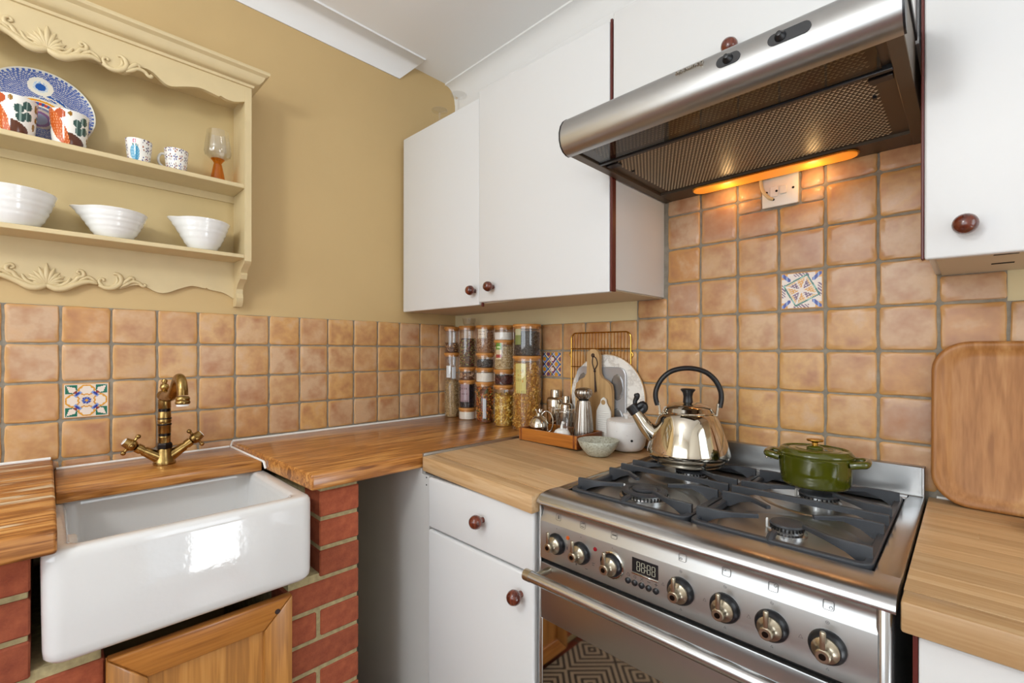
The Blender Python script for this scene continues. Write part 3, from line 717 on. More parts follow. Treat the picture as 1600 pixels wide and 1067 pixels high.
for sx_, s in ((HX0 + .024, 1), (HX1 - .024, -1)):
    obj('latch', MB().box(min(sx_, sx_ + s * .034), max(sx_, sx_ + s * .034), -.372, -.352, HZ + .003, HZ + .0075, .001, 1), 'black', hood)
    obj('catch', MB().box(min(sx_ + s * .03, sx_ + s * .036), max(sx_ + s * .03, sx_ + s * .036), -.30, -.294, HZ + .002, HZ + .008), 'black', hood)
lc = obj('lamp_cover', MB().prism(stadium(1.372, -.047, .168, .025), lambda u, v, d: Vector((u, v, d)), HZ - .006, HZ + .002), 'amberglow', hood, label='long oval glowing amber lamp cover')
obj('cover_rim', MB().tube([(u, v, HZ - .001) for u, v in stadium(1.372, -.047, .168, .027)], .003, 6, closed=True), 'brass', lc)
for bx in (1.27, 1.475):
    l = bpy.data.lights.new('hood_bulb', 'POINT'); l.energy = .13; l.color = (1.0, .66, .30); l.shadow_soft_size = .012
    o = bpy.data.objects.new('hood_bulb', l); COL.objects.link(o); o.location = (bx, -.045, HZ - .028)
for cx_, hl, r in ((1.446, .011, .0095), (1.541, .022, .0095)):
    s_ = obj('switch_slot', MB().prism(stadium(cx_, 1.739, hl, r), lambda u, v, d: Vector((u, d, v)), -.5327, -.524), 'black', hood)
    nx_ = cx_ if hl < .015 else cx_ - .012
    obj('slider', MB().lathe([(.009, 0), (.0085, .004), (.006, .007), (.004, .013), (0, .014)], (nx_, -.531, 1.740), 16, AX('-y')), 'black', s_)
me = textmesh('Baumatic', .0150, .005); me.materials.append(M['chrome'])
o = obj('lettering', me, 'chrome', hood); o.rotation_euler = (math.radians(90 - 33), PI, 0); o.rotation_euler = (Matrix.Rotation(math.radians(90 - 30), 4, 'X') @ Matrix.Rotation(PI, 4, 'Z')).to_euler()
o.location = Vector((1.374, -.5262, 1.7560)) - hood.location
o['label'] = 'small raised chrome lettering'

# ------------------------------------------------------------------ fused switch plate on the tiles
sw = thing('switch_plate', 'white fused switch plate on the tiles just below the hood', 'switch', (1.392, 0, 1.608))
obj('plate', MB().box(1.349, 1.435, -.008, .004, 1.610, 1.694, .002, 2), 'plastic', sw)
obj('rocker', MB().box(1.393, 1.409, -.0115, -.008, 1.640, 1.662, .001, 1), 'plastic', sw)
obj('fuse_holder', MB().box(1.369, 1.388, -.0105, -.008, 1.636, 1.664, .001, 1), 'ivory', sw)
dk = MB()
for x, z in ((1.3605, 1.651), (1.4235, 1.651), (1.385, 1.650), (1.377, 1.629)): dk.lathe([(.003, 0), (.003, .001), (0, .0012)], (x, -.0078 if x != 1.385 else -.0103, z), 12, AX('-y'))
obj('screw', dk, 'dark', sw)
obj('cord', MB().tube(smoothpath([(1.376, -.009, 1.630), (1.368, -.013, 1.634), (1.356, -.015, 1.650), (1.349, -.013, 1.668), (1.347, -.012, 1.689)], 6), .0042, 10), 'cordcream', sw, label='cream flex curling up behind the hood')

# ------------------------------------------------------------------ range cooker
KX0, KX1 = 1.0645, 1.678
ck = thing('range_cooker', 'brushed steel gas range cooker with seven knobs and four burners', 'cooker', (1.371, -.3, 0))
obj('body', MB().box(KX0 + .004, KX1 - .004, -.572, -.02, .02, .886, .002, 1), 'steel', ck)
nose = [(-.535, .882), (-.535, .9035), (-.560, .9050), (-.580, .9040), (-.596, .9005), (-.606, .8945), (-.611, .888), (-.610, .883), (-.604, .8805), (-.596, .8815)]
rim = extrude_x(nose, KX0, KX1 + .005)
rim.box(KX0, KX0 + .026, -.537, -.03, .884, .9035, .002, 2); rim.box(KX1 - .026, KX1 + .005, -.537, -.03, .884, .9035, .002, 2); rim.box(KX0 + .02, KX1 - .02, -.06, -.03, .884, .9035, .002, 2)
obj('hob_rim', rim, 'steelv', ck, smooth=50)
pan = MB(); pan.box(KX0 + .02, KX1 - .02, -.54, -.055, .880, .8905)
BUR = [(1.2275, -.425, .048, 'big'), (1.515, -.43, .026, 's'), (1.2275, -.180, .036, 'm'), (1.515, -.180, .036, 'm')]
for bx, by, br_, k in BUR: pan.lathe([(.118, .8900), (.116, .8915), (.100, .8909), (.094, .8900)], (bx, by, 0), 40)
obj('hob_tray', pan, 'steel', ck, smooth=50)
gk = MB()
for a, b, c_, d in ((KX0 + .023, KX0 + .027, -.536, -.058), (KX1 - .027, KX1 - .023, -.536, -.058), (KX0 + .025, KX1 - .025, -.538, -.534), (KX0 + .025, KX1 - .025, -.060, -.056)): gk.box(a, b, c_, d, .888, .8995)
obj('gasket', gk, 'black', ck)
for bx, by, br_, k in BUR:
    z = .8905
    if k == 'big':
        b_ = obj('burner', MB().lathe([(.056, z), (.056, z + .006), (.049, z + .008), (.049, z + .015), (.040, z + .017), (.034, z + .015), (.026, z + .013), (.026, z + .019), (0, z + .019)], (bx, by, 0), 36), 'steelv', ck)
        obj('burner_cap', MB().lathe([(.050, z + .0145), (.051, z + .017), (.046, z + .0195), (.036, z + .0195), (.034, z + .0175), (.034, z + .014)], (bx, by, 0), 36), 'castiron', b_)
        obj('burner_cap', MB().lathe([(.027, z + .0185), (.0275, z + .021), (.024, z + .0235), (0, z + .024)], (bx, by, 0), 30), 'castiron', b_)
        teeth = (.049, 40, z + .009)
    else:
        b_ = obj('burner', MB().lathe([(br_ + .006, z), (br_ + .006, z + .004), (br_, z + .006), (br_ - .001, z + .015), (0, z + .016)], (bx, by, 0), 32), 'steelv', ck)
        obj('burner_cap', MB().lathe([(br_ + .001, z + .0155), (br_ + .003, z + .0175), (br_ + .001, z + .0205), (br_ * .7, z + .0222), (0, z + .0228)], (bx, by, 0), 32), 'castiron', b_)
        teeth = (br_, 26, z + .0115)
    tm = MB()
    for q in range(teeth[1]):
        a = 2 * PI * q / teeth[1]; R_ = teeth[0]; m_ = Matrix.Translation((bx + R_ * math.cos(a), by + R_ * math.sin(a), teeth[2])) @ Matrix.Rotation(a, 4, 'Z')
        tm.box(-.001, .0015, -.0012, .0012, -.002, .003, mat=m_)
    obj('flame_slot', tm, 'dark', b_, kind='stuff')
    obj('igniter', MB().lathe([(.0025, 0), (.0025, .014), (.0015, .017), (0, .017)], (bx - br_ - .011, by + .012, z), 10), 'porc', b_)
# cast-iron pan supports
GT = .9255
def support(x0, x1):
    mb = MB(); y0, y1 = -.531, -.062; z0, z1 = .894, .9075; w_ = .0125
    pts = rrect(x0 + w_ / 2, x1 - w_ / 2, y0 + w_ / 2, y1 - w_ / 2, .014, 4)
    n = len(pts); v = []; f = []
    for i, (x, y) in enumerate(pts):
        dx, dy = pts[(i + 1) % n][0] - pts[i - 1][0], pts[(i + 1) % n][1] - pts[i - 1][1]; L = math.hypot(dx, dy); nx, ny = dy / L, -dx / L
        for s, z in ((-1, z0), (-1, z1 - .002), (-.7, z1), (.7, z1), (1, z1 - .002), (1, z0)): v.append((x + nx * s * w_ / 2, y + ny * s * w_ / 2, z))
    for i in range(n):
        for k in range(6): a, b = i * 6 + k, i * 6 + (k + 1) % 6; c_, d = ((i + 1) % n) * 6 + (k + 1) % 6, ((i + 1) % n) * 6 + k; f.append((a, b, c_, d))
    mb.add(v, f)
    xc = (x0 + x1) / 2
    def finger(path, w0=.0085):
        """path: x, y, z_top, z_bottom"""
        P = path; v = []; f = []; n = len(P)
        for i, (x, y, zt, zb) in enumerate(P):
            a, b = P[max(i - 1, 0)], P[min(i + 1, n - 1)]; dx, dy = b[0] - a[0], b[1] - a[1]; L = math.hypot(dx, dy); nx, ny = -dy / L, dx / L; h = w0 / 2
            for s, z in ((-1, zb), (-1, zt - .002), (-.6, zt), (.6, zt), (1, zt - .002), (1, zb)): v.append((x + nx * s * h, y + ny * s * h, z))
        for i in range(n - 1):
            for k in range(6): a, b = i * 6 + k, i * 6 + (k + 1) % 6; f.append((a, b, b + 6, a + 6))
        f += [tuple(range(5, -1, -1)), tuple((n - 1) * 6 + k for k in range(6))]; mb.add(v, f)
    for by in (-.428, -.180):
        for s in (-1, 1):
            xs = x0 + .003 if s < 0 else x1 - .003; d_ = -s
            for q in (-1, 1):
                ys = by + q * .066
                finger([(xs, ys, GT - .001, .896), (xs + d_ * .016, ys, GT, .896), (xs + d_ * .034, ys, GT, .908), (xs + d_ * .058, ys - q * .004, GT, .916), (xs + d_ * .066, ys - q * .010, GT - .0005, .9165), (xs + d_ * .098, ys - q * .034, GT - .0015, .917)])
    finger([(x0 + .002, -.304, GT, .897), (x0 + .02, -.304, GT, .905), (x0 + .05, -.304, GT, .914), (x1 - .05, -.304, GT, .914), (x1 - .02, -.304, GT, .905), (x1 - .002, -.304, GT, .897)])
    for ys, d_ in ((-.527, 1), (-.066, -1)):
        mb.tube([(xc, ys, .900), (xc, ys + d_ * .012, .909), (xc, ys + d_ * .030, .910)], [.008, .007, .005], 8)
    return mb
for a, b in ((KX0 + .0285, 1.3695), (1.3735, KX1 - .0285)): obj('pan_support', support(a, b), 'castiron', ck, label='dark grey cast iron pan support', smooth=35)
# control panel: concave shiny strip over a flat brushed face
cp = extrude_x([(-.60, .8815), (-.596, .877), (-.594, .868), (-.5965, .858), (-.603, .8465), (-.6035, .845), (-.6035, .7635), (-.60, .762), (-.57, .762), (-.57, .8815)], KX0 + .006, KX1 - .014)
panel = obj('control_panel', cp, 'steel', ck, smooth=50)
FYP = -.6035
pst = MB(); pst.lathe([(.0085, .03), (.0085, .880), (.007, .8825)], (KX1 - .008, -.596, 0), 16); pst.box(KX1 - .013, KX1, -.594, -.55, .03, .882, .003, 2)
obj('corner_post', pst, 'steelv', ck); obj('corner_post', MB().box(KX0, KX0 + .005, -.602, -.55, .03, .882, .002, 1), 'steelv', ck)
for i, x in enumerate((1.117, 1.181, 1.256, 1.394, 1.468, 1.537, 1.608)):
    c_ = (x, FYP, .806)
    ring_r = .0225 if i < 3 else .0235
    kb = obj('control_knob', MB().lathe([(ring_r, 0), (ring_r, .004), (ring_r - .002, .009), (ring_r - .005, .012), (0, .012)], c_, 32, AX('-y')), 'black', ck)
    if i == 2: obj('bezel', MB().lathe([(.0255, 0), (.0262, .003), (.0245, .004), (.0235, .003)], c_, 32, AX('-y')), 'chrome', kb)
    obj('dial', MB().lathe([(.0178, .011), (.0172, .0145), (.0110, .018), (.0088, .023), (.0088, .026), (0, .026)], c_, 28, AX('-y')), 'kbrass', kb)
    lv = MB(); lv.lathe([(.0085, .025), (.0096, .0265), (.0096, .0315), (.008, .033), (0, .033)], c_, 24, AX('-y'))
    ang = Matrix.Translation(Vector(c_)) @ Matrix.Rotation(0.0, 4, 'Y')
    lv.box(-.0038, .0038, -.0322, -.0265, .002, .0335, .0025, 2, mat=ang)
    obj('lever', lv, 'kbrass', kb); obj('screw', MB().lathe([(.0045, .0329), (.0045, .0337), (0, .0339)], c_, 14, AX('-y')), 'abrassd', kb)
dsp = obj('display', MB().box(1.2985, 1.3525, FYP - .0006, FYP + .002, .808, .836, .001, 1), 'black', ck, label='dark clock display showing 88:88')
obj('bezel', MB().box(1.2985, 1.3525, FYP - .0022, FYP, .8045, .8078, .0008, 1), 'chrome', dsp)
seg = MB()
for d_, dx in enumerate((1.3125, 1.3220, 1.3335, 1.3430)):
    hx, hz = .0030, .0058; zc = .8215; th = .0009; sl_ = .0
    for (x0, x1, z0, z1) in ((-hx, hx, 2 * hz - th, 2 * hz), (-hx, hx, -th / 2, th / 2), (-hx, hx, -2 * hz, -2 * hz + th)): seg.box(dx + x0, dx + x1, FYP - .0010, FYP - .0006, zc + z0 * .75, zc + z1 * .75)
    for sx_ in (-1, 1):
        for z0, z1 in ((.0012, 2 * hz * .75 - .0012), (-2 * hz * .75 + .0012, -.0012)): seg.box(dx + sx_ * hx - .0005, dx + sx_ * hx + .0005, FYP - .0010, FYP - .0006, zc + z0, zc + z1)
for z in (.8185, .8245): seg.box(1.3271, 1.3283, FYP - .0010, FYP - .0006, z - .0007, z + .0007)
obj('digits', seg, 'lcd', dsp)
for i in range(5):
    obj('button', MB().lathe([(.0055, 0), (.0055, .003), (.004, .0045), (0, .005)], (1.291 + i * .0142, FYP, .7885), 16, AX('-y')), 'black', ck)
ik = MB()
def flat(x0, x1, z0, z1, y=FYP): ik.box(x0, x1, y - .0005, y + .0005, z0, z1)
# plus, minus and tiny symbols above the buttons
for i in range(5):
    x = 1.291 + i * .0142; z = .7995
    if i == 4: flat(x - .003, x + .003, z - .0005, z + .0005); flat(x - .0005, x + .0005, z - .003, z + .003)
    elif i == 3: flat(x - .003, x + .003, z - .0005, z + .0005)
    elif i == 0: ik.tube([(x - .003, FYP - .0002, z - .002), (x - .002, FYP - .0002, z + .002), (x, FYP - .0002, z + .003), (x + .002, FYP - .0002, z + .002), (x + .003, FYP - .0002, z - .002)], .0004, 4, closed=True)
    elif i == 1: ik.tube([(x + .0025 * math.cos(a), FYP - .0002, z + .0025 * math.sin(a)) for a in [k * PI / 5 for k in range(10)]], .0004, 4, closed=True)
    else: ik.tube([(x - .003, FYP - .0002, z - .003), (x + .003, FYP - .0002, z + .003)], .0004, 4); ik.tube([(x - .003, FYP - .0002, z + .003), (x + .003, FYP - .0002, z - .003)], .0004, 4)
obj('symbols', ik, 'ink', ck); ik = MB()
for i, x in enumerate((1.117, 1.181, 1.256, 1.394, 1.468, 1.537, 1.608)):
    yb = -.5975; zc = .8615; h = .0065
    ik.tube([(u, yb - .0008 * (zc - v) / h, v) for u, v in rrect(x - h, x + h, zc - h, zc + h, .002, 2)], .00035, 4, closed=True)
    if i == 0: ik.lathe([(.0012, 0), (.0012, .0006), (0, .0007)], (x, yb, zc - .002), 8, AX('-y')); flat(x - .0005, x + .0005, zc - .002, zc + .004, yb)
    elif i == 1: flat(x - .004, x + .004, zc + .003, zc + .004, yb); flat(x - .004, x + .004, zc - .004, zc - .003, yb)
    elif i == 2: flat(x - .0045, x + .0045, zc - .0005, zc + .0008, yb)
    else:
        ox, oz = {3: (-.003, -.003), 4: (-.003, .003), 5: (.003, .003), 6: (.003, -.003)}[i]
        ik.tube([(x + ox + .002 * math.cos(a), yb, zc + oz + .002 * math.sin(a)) for a in [k * PI / 5 for k in range(10)]], .0003, 4, closed=True)
        ik.tube([(x + .0022 * math.cos(a), FYP, .8395 + .0022 * math.sin(a)) for a in [k * PI / 5 for k in range(10)]], .0003, 4, closed=True); ik.lathe([(.0008, 0), (0, .0005)], (x, FYP, .8395), 6, AX('-y'))
        for (px, pz, q) in ((x - .033, .806, .0026), (x, .774, .0017)): ik.tube([(px - q, FYP, pz - q), (px + q, FYP, pz - q), (px, FYP, pz + q)], .0004, 4, closed=True)
    if i < 3: ik.lathe([(.001, 0), (0, .0005)], (x, FYP, .8385), 6, AX('-y'))
flat(1.2085, 1.215, .794, .795); flat(1.209, 1.2145, .790, .791); flat(1.192, 1.198, .777, .778); flat(1.168, 1.1705, .777, .783); flat(1.1445, 1.147, .802, .808)
obj('symbols', ik, 'ink', ck)
obj('indicator_lamp', MB().lathe([(.0042, 0), (.0038, .002), (0, .0028)], (1.1475, FYP, .8275), 14, AX('-y')), 'orange', ck, label='orange indicator lamp')
obj('indicator_lamp', MB().lathe([(.0042, 0), (.0038, .002), (0, .0028)], (1.2165, FYP, .8245), 14, AX('-y')), 'red', ck, label='red indicator lamp')
obj('door_gap', MB().box(KX0 + .006, KX1 - .012, -.594, -.56, .7555, .7625), 'dark', ck)
od = obj('oven_door', MB().box(KX0 + .006, KX1 - .014, -.6035, -.575, .628, .7545, .003, 2).box(KX0 + .006, KX0 + .012, -.6035, -.575, .10, .63, .001, 1).box(KX1 - .05, KX1 - .014, -.6035, -.575, .10, .63, .002, 1).box(KX0 + .006, KX1 - .014, -.6035, -.575, .08, .16, .002, 1), 'steel', ck)
obj('oven_glass', MB().box(KX0 + .012, KX1 - .05, -.602, -.58, .158, .63), 'ovenglass', od, label='dark mirror glass of the oven door')
hd = MB(); hd.tube([(1.079, -.654, .7425), (1.664, -.654, .7425)], .0115, 20)
obj('handle', hd, 'steelv', od, label='long round steel oven handle')
for x in (1.097, 1.646): obj('handle_bracket', MB().box(x - .006, x + .006, -.648, -.602, .737, .749, .003, 2), 'kbrass', od)
for x in (1.076, 1.664): obj('handle_end', MB().lathe([(.0122, -.004), (.0122, .012)], (x, -.654, .7425), 20, AX('x')), 'kbrass', od)
spl = MB(); spl.box(KX0 + .002, KX1 + .002, -.022, -.0015, .885, .967, .0015, 1); spl.box(KX1 - .001, KX1 + .0035, -.030, -.0015, .885, .967, .0008, 1); spl.box(KX0 + .002, KX1 + .002, -.032, -.020, .895, .9045, .001, 1)
spo = obj('splashback', spl, 'steel', ck)
dots = MB()
for x, z in ((1.3735, .947), (1.3835, .947), (1.3935, .947), (1.366, .940), (1.376, .940), (1.386, .940), (1.396, .940)): dots.sphere((x, -.0235, z), .0032, 12, 8)
obj('logo_dots', dots, 'chrome', spo, label='small raised chrome dots')
obj('foot', MB().box(KX0 + .02, KX0 + .06, -.55, -.51, 0, .022), 'black', ck); obj('foot', MB().box(KX1 - .06, KX1 - .02, -.55, -.51, 0, .022), 'black', ck)

# ------------------------------------------------------------------ kettle
kt = thing('kettle', 'shiny steel stovetop kettle with black arched handle on the back left burner', 'kettle', (1.214, -.168, GT + .0004), math.radians(29.7))
L_ = dict(world=False)
obj('body', MB().lathe([(0, 0), (.088, 0), (.090, .003), (.090, .008), (.096, .011), (.1035, .018), (.1055, .026), (.104, .036), (.0985, .055), (.0915, .078), (.0835, .100), (.076, .118), (.0695, .128), (.066, .131), (.064, .133)], seg=56), 'kettle', kt, **L_, smooth=50)
lid = obj('lid', MB().lathe([(.066, .1325), (.066, .1355), (.064, .137), (.061, .145), (.050, .153), (.034, .158), (.016, .1605), (0, .161)], seg=48), 'kettle', kt, **L_, smooth=50)
obj('lid_knob', MB().lathe([(.0135, .159), (.0125, .163), (.0115, .175), (.0135, .185), (.0185, .1915), (.0192, .194), (.0165, .196), (0, .1965)], seg=28), 'black', lid, **L_, smooth=50)
sp = smoothpath([(-.068, 0, .062), (-.088, 0, .072), (-.108, 0, .090), (-.127, 0, .118), (-.142, 0, .138)], 5); n = len(sp)
obj('spout', MB().tube(sp, [.030 - .0165 * (i / (n - 1)) ** .8 for i in range(n)], 20, up=(0, 1, 0)), 'kettle', kt, **L_, smooth=60)
wh = MB(); wh.tube([(-.134, 0, .127), (-.148, 0, .146)], [.0165, .0165], 18); wh.tube(smoothpath([(-.128, 0, .142), (-.116, 0, .150), (-.112, 0, .140), (-.122, 0, .130)], 4), .010, 10); wh.tube(smoothpath([(-.136, 0, .142), (-.137, 0, .158), (-.132, 0, .170), (-.134, 0, .180)], 4), [.006, .006, .006, .006, .006, .006, .0065, .007, .0075, .008, .008, .007, .005], 12)
obj('whistle', wh, 'black', kt, **L_, label='black whistle cap on the spout')
hp = [(-.078, 0, .150), (-.083, 0, .172), (-.080, 0, .195), (-.066, 0, .222), (-.040, 0, .243), (0, 0, .251), (.040, 0, .243), (.066, 0, .222), (.080, 0, .195), (.083, 0, .172), (.079, 0, .148)]
obj('handle', MB().tube(smoothpath(hp, 5), .0068, 14, flat=1.5, up=(0, 1, 0)), 'black', kt, **L_, smooth=60)
for s in (-1, 1):
    hk = MB().hexa([(s * .068, -.004, .126), (s * .068, .004, .126), (s * .074, .006, .124), (s * .074, -.006, .124), (s * .072, -.005, .158), (s * .072, .005, .158), (s * .079, .005, .160), (s * .079, -.005, .160)], .001, 1); hk.lathe([(.005, 0), (.005, .003), (0, .0035)], (s * .077, -.004, .153), 10, AX('-y'))
    obj('handle_mount', hk, 'chrome', kt, **L_)

# ------------------------------------------------------------------ green casserole
cs = thing('casserole', 'small oval olive green enamelled cast iron casserole with brass knob', 'casserole', (1.507, -.178, GT + .0004), math.radians(4))
ex, ey = .072, .0610
def oval(prof, seg=48): return MB().lathe([(r / .084, z) for r, z in prof], (0, 0, 0), seg, sx=ex, sy=ey)
obj('pot', oval([(0, 0), (.068, 0), (.073, .002), (.0765, .008), (.0805, .035), (.083, .060), (.0845, .0625), (.0845, .067), (.082, .0685), (.0795, .066), (.076, .03), (.07, .008), (0, .006)]), 'green', cs, **L_, smooth=50)
for s in (-1, 1): obj('handle', MB().tube(smoothpath([(s * .066, -.024, .057), (s * .080, -.024, .060), (s * .091, -.020, .0615), (s * .094, 0, .062), (s * .091, .020, .0615), (s * .080, .024, .060), (s * .066, .024, .057)], 4), .0068, 10, flat=1.15), 'green', cs, **L_, smooth=60)
ld = obj('lid', oval([(.0845, .0685), (.0855, .070), (.0845, .0735), (.080, .0765), (.0775, .0805), (.0745, .0815), (.072, .0790), (.060, .0800), (.057, .0812), (.054, .0800), (.045, .0806), (.042, .0818), (.039, .0806), (.020, .082), (.017, .086), (.012, .0875), (0, .088)]), 'green', cs, **L_, smooth=50)
obj('lid_knob', MB().lathe([(.006, .086), (.0058, .094), (.008, .0965), (.0155, .0975), (.0165, .0995), (.0155, .1015), (.008, .103), (0, .1032)], seg=28), 'brass', ld, **L_, label='brass lid knob')

# ------------------------------------------------------------------ brass tap
tp = thing('mixer_tap', 'antique brass mixer tap with cross handles behind the white sink', 'tap', (.13, -1.143, .9015))
obj('body', MB().lathe([(.0, 0), (.026, 0), (.027, .004), (.024, .012), (.021, .024), (.018, .036), (.0165, .044), (0, .045)], seg=28), 'abrass', tp, **L_, smooth=60)
ar = MB()
for s in (-1, 1):
    ar.tube([(0, s * .004, .014), (0, s * .018, .024), (0, s * .036, .036), (0, s * .046, .043)], [.017, .016, .013, .0125], 16)
    ar.tube([(0, s * .046, .043), (0, s * .052, .0475)], [.0105, .0105], 16); ar.tube([(0, s * .051, .0468), (0, s * .062, .055)], [.0125, .0125], 16)
obj('valve_arm', ar, 'abrass', tp, **L_, smooth=50)
for s in (-1, 1):
    hh_ = MB(); hh_.sphere((0, s * .073, .063), .0155, 16, 10); hh_.tube([(0, s * .076, .0652), (0, s * .088, .0745)], [.0145, .0115], 16)
    ax = Vector((0, s * .79, .61)); p0 = Vector((0, s * .074, .064)); q1 = Vector((0, -s * .61, .79)); q2 = Vector((1, 0, 0))
    for q in (q1, -q1, q2, -q2):
        hh_.tube([p0, p0 + q * .022], [.0045, .0035], 10); hh_.sphere(p0 + q * .026, .0062, 12, 8)
    h_ = obj('cross_handle', hh_, 'abrass', tp, **L_, smooth=50)
    obj('index_disc', MB().tube([p0 + ax * .016, p0 + ax * .0195], [.0100, .0085], 16), 'porc', h_, **L_)
nut = obj('collar_nut', MB().lathe([(.0185, .043), (.0195, .046), (.0195, .056), (.017, .060), (.0155, .061)], seg=6), 'abrassd', tp, **L_, smooth=0)
obj('column', MB().lathe([(.0145, .058), (.0145, .075), (.0152, .077), (.0140, .079), (.0140, .087), (.0152, .089), (.0152, .108), (.0165, .110), (.0165, .114), (.0150, .116), (.0165, .121), (.0150, .126), (.0152, .130), (.0152, .146), (.0140, .148), (.0140, .157), (.0152, .159), (.0150, .178), (.0155, .182)], seg=24), 'abrass', tp, **L_, smooth=50)
for a, b in ((.0795, .0865), (.110, .1145), (.127, .130), (.1485, .1565)): obj('column_band', MB().lathe([(.0146 if b < .1 or a > .14 else .0168, a), (.0146 if b < .1 or a > .14 else .0168, b)], seg=24), 'abrassd', tp, **L_)
spt = MB(); spt.sphere((0, 0, .194), .0185, 20, 12, (1, 1, .82))
pth = smoothpath([(.006, 0, .192), (.040, .002, .193), (.085, .004, .200), (.115, .006, .222), (.138, .007, .243), (.160, .008, .249), (.180, .0085, .240), (.190, .009, .222), (.1925, .009, .206)], 5); n = len(pth)
spt.tube(pth, [.0155 - .0035 * min(1, i / (n * .45)) for i in range(n)], 18)
spt.lathe([(.0125, .204), (.0155, .200), (.0160, .196), (.0145, .193), (.0165, .190), (.0165, .186), (.0150, .184)], (.1925, .009, 0), 22)
so = obj('spout', spt, 'abrass', tp, **L_, smooth=50); obj('aerator', MB().lathe([(.0145, .1845), (.0135, .179), (0, .178)], (.1925, .009, 0), 20), 'porc', so, **L_)
obj('finial', MB().lathe([(.006, .205), (.008, .209), (.0115, .216), (.0095, .224), (.0055, .227), (.0055, .229), (.0075, .234), (.0055, .239), (0, .2405)], seg=20), 'abrass', tp, **L_, smooth=50)

# ------------------------------------------------------------------ painted wall shelf (plate rack)
YC, YR, YL = -1.3785, -.918, -1.839; TH = .0195; DX = .120
ds = thing('wall_shelf', 'cream painted wooden wall shelf with carved frieze above the sink', 'wall shelf', (0, YC, 1.368))
side = [(FX, 2.078), (DX, 2.078), (DX, 1.507), (.111, 1.497), (.088, 1.486), (.076, 1.474), (.079, 1.469), (.072, 1.454), (.046, 1.440), (.031, 1.425), (.029, 1.411), (.035, 1.396), (.030, 1.380), (.020, 1.368), (FX, 1.368)]
for y0 in (YR - TH, YL): obj('side_panel', MB().prism(side, lambda u, v, d: Vector((u, d, v)), y0, y0 + TH), 'dresser', ds, smooth=25)
ya, yb = YL + TH, YR - TH
for z0, z1 in ((1.735, 1.7485), (1.5140, 1.5265)): obj('shelf_board', MB().box(FX, DX - .001, ya, yb, z0, z1, .0015, 1), 'dresser', ds)
obj('top_board', MB().box(FX, DX - .0145, ya, yb, 2.030, 2.076), 'dresser', ds)
obj('back_board', MB().box(FX + .0003, -.0035, ya, yb, 1.50, 2.03), 'backboard', ds)
obj('batten', MB().box(FX, .004, ya, yb, 1.713, 1.735), 'dresser', ds)
FR = [(0, 1.969), (.0229, 1.9636), (.0534, 1.9753), (.0884, 1.9860), (.1148, 1.9770), (.1419, 1.9745), (.1559, 1.9785), (.1736, 1.999), (.1881, 2.007), (.2102, 2.0035), (.2328, 1.9860), (.2521, 1.9815), (.2879, 1.9953), (.3209, 2.0050), (.3507, 2.0020), (.3700, 1.9990), (.3750, 2.0030), (.390, 1.9985), (.4132, 1.9991), (.441, 2.0100)]
LO = [(0, 1.3933), (.0299, 1.389), (.0627, 1.4012), (.0934, 1.4100), (.1214, 1.3999), (.1504, 1.4002), (.1804, 1.4140), (.2074, 1.412), (.2351, 1.398), (.2595, 1.3986), (.2889, 1.4131), (.3234, 1.4260), (.3560, 1.4215), (.3620, 1.4235), (.373, 1.4183), (.4105, 1.4118), (.441, 1.3941)]
def fret(curve, ztop):
    c = [(p.x, p.y) for p in smoothpath([(u, z, 0) for u, z in curve], 3)]
    return [(-.441, ztop)] + [(-u, z) for u, z in reversed(c)] + c[1:] + [(.441, ztop)]
obj('frieze_board', MB().prism(fret(FR, 2.062), lambda u, v, d: Vector((d, YC + u, v)), DX - .014, DX - .0005), 'dresser', ds, smooth=25)
obj('fretted_panel', MB().prism(fret(LO, 1.515), lambda u, v, d: Vector((d, YC + u, v)), FX + .0005, .006), 'dresser', ds, smooth=25)
cprof = [(0, 2.058), (.005, 2.059), (.007, 2.066), (.013, 2.068), (.020, 2.073), (.027, 2.082), (.031, 2.092), (.036, 2.095), (.041, 2.098), (.043, 2.103), (.041, 2.108), (.03, 2.1095), (0, 2.1095)]
v = []; f = []; n = len(cprof)
for d, z in cprof: v += [(FX, YR + d, z), (DX + d, YR + d, z), (DX + d, YL - d, z), (FX, YL - d, z)]
for i in range(n - 1):
    for k in range(3): a = i * 4 + k; f.append((a, a + 1, a + 5, a + 4))
f.append(((n - 1) * 4, (n - 1) * 4 + 1, (n - 1) * 4 + 2, (n - 1) * 4 + 3)); f.append((3, 2, 1, 0)); f.append(tuple(i * 4 for i in range(n))); f.append(tuple(i * 4 + 3 for i in range(n - 1, -1, -1)))
mb = MB(); mb.add(v, f); obj('cornice', mb, 'dresser', ds, smooth=35)
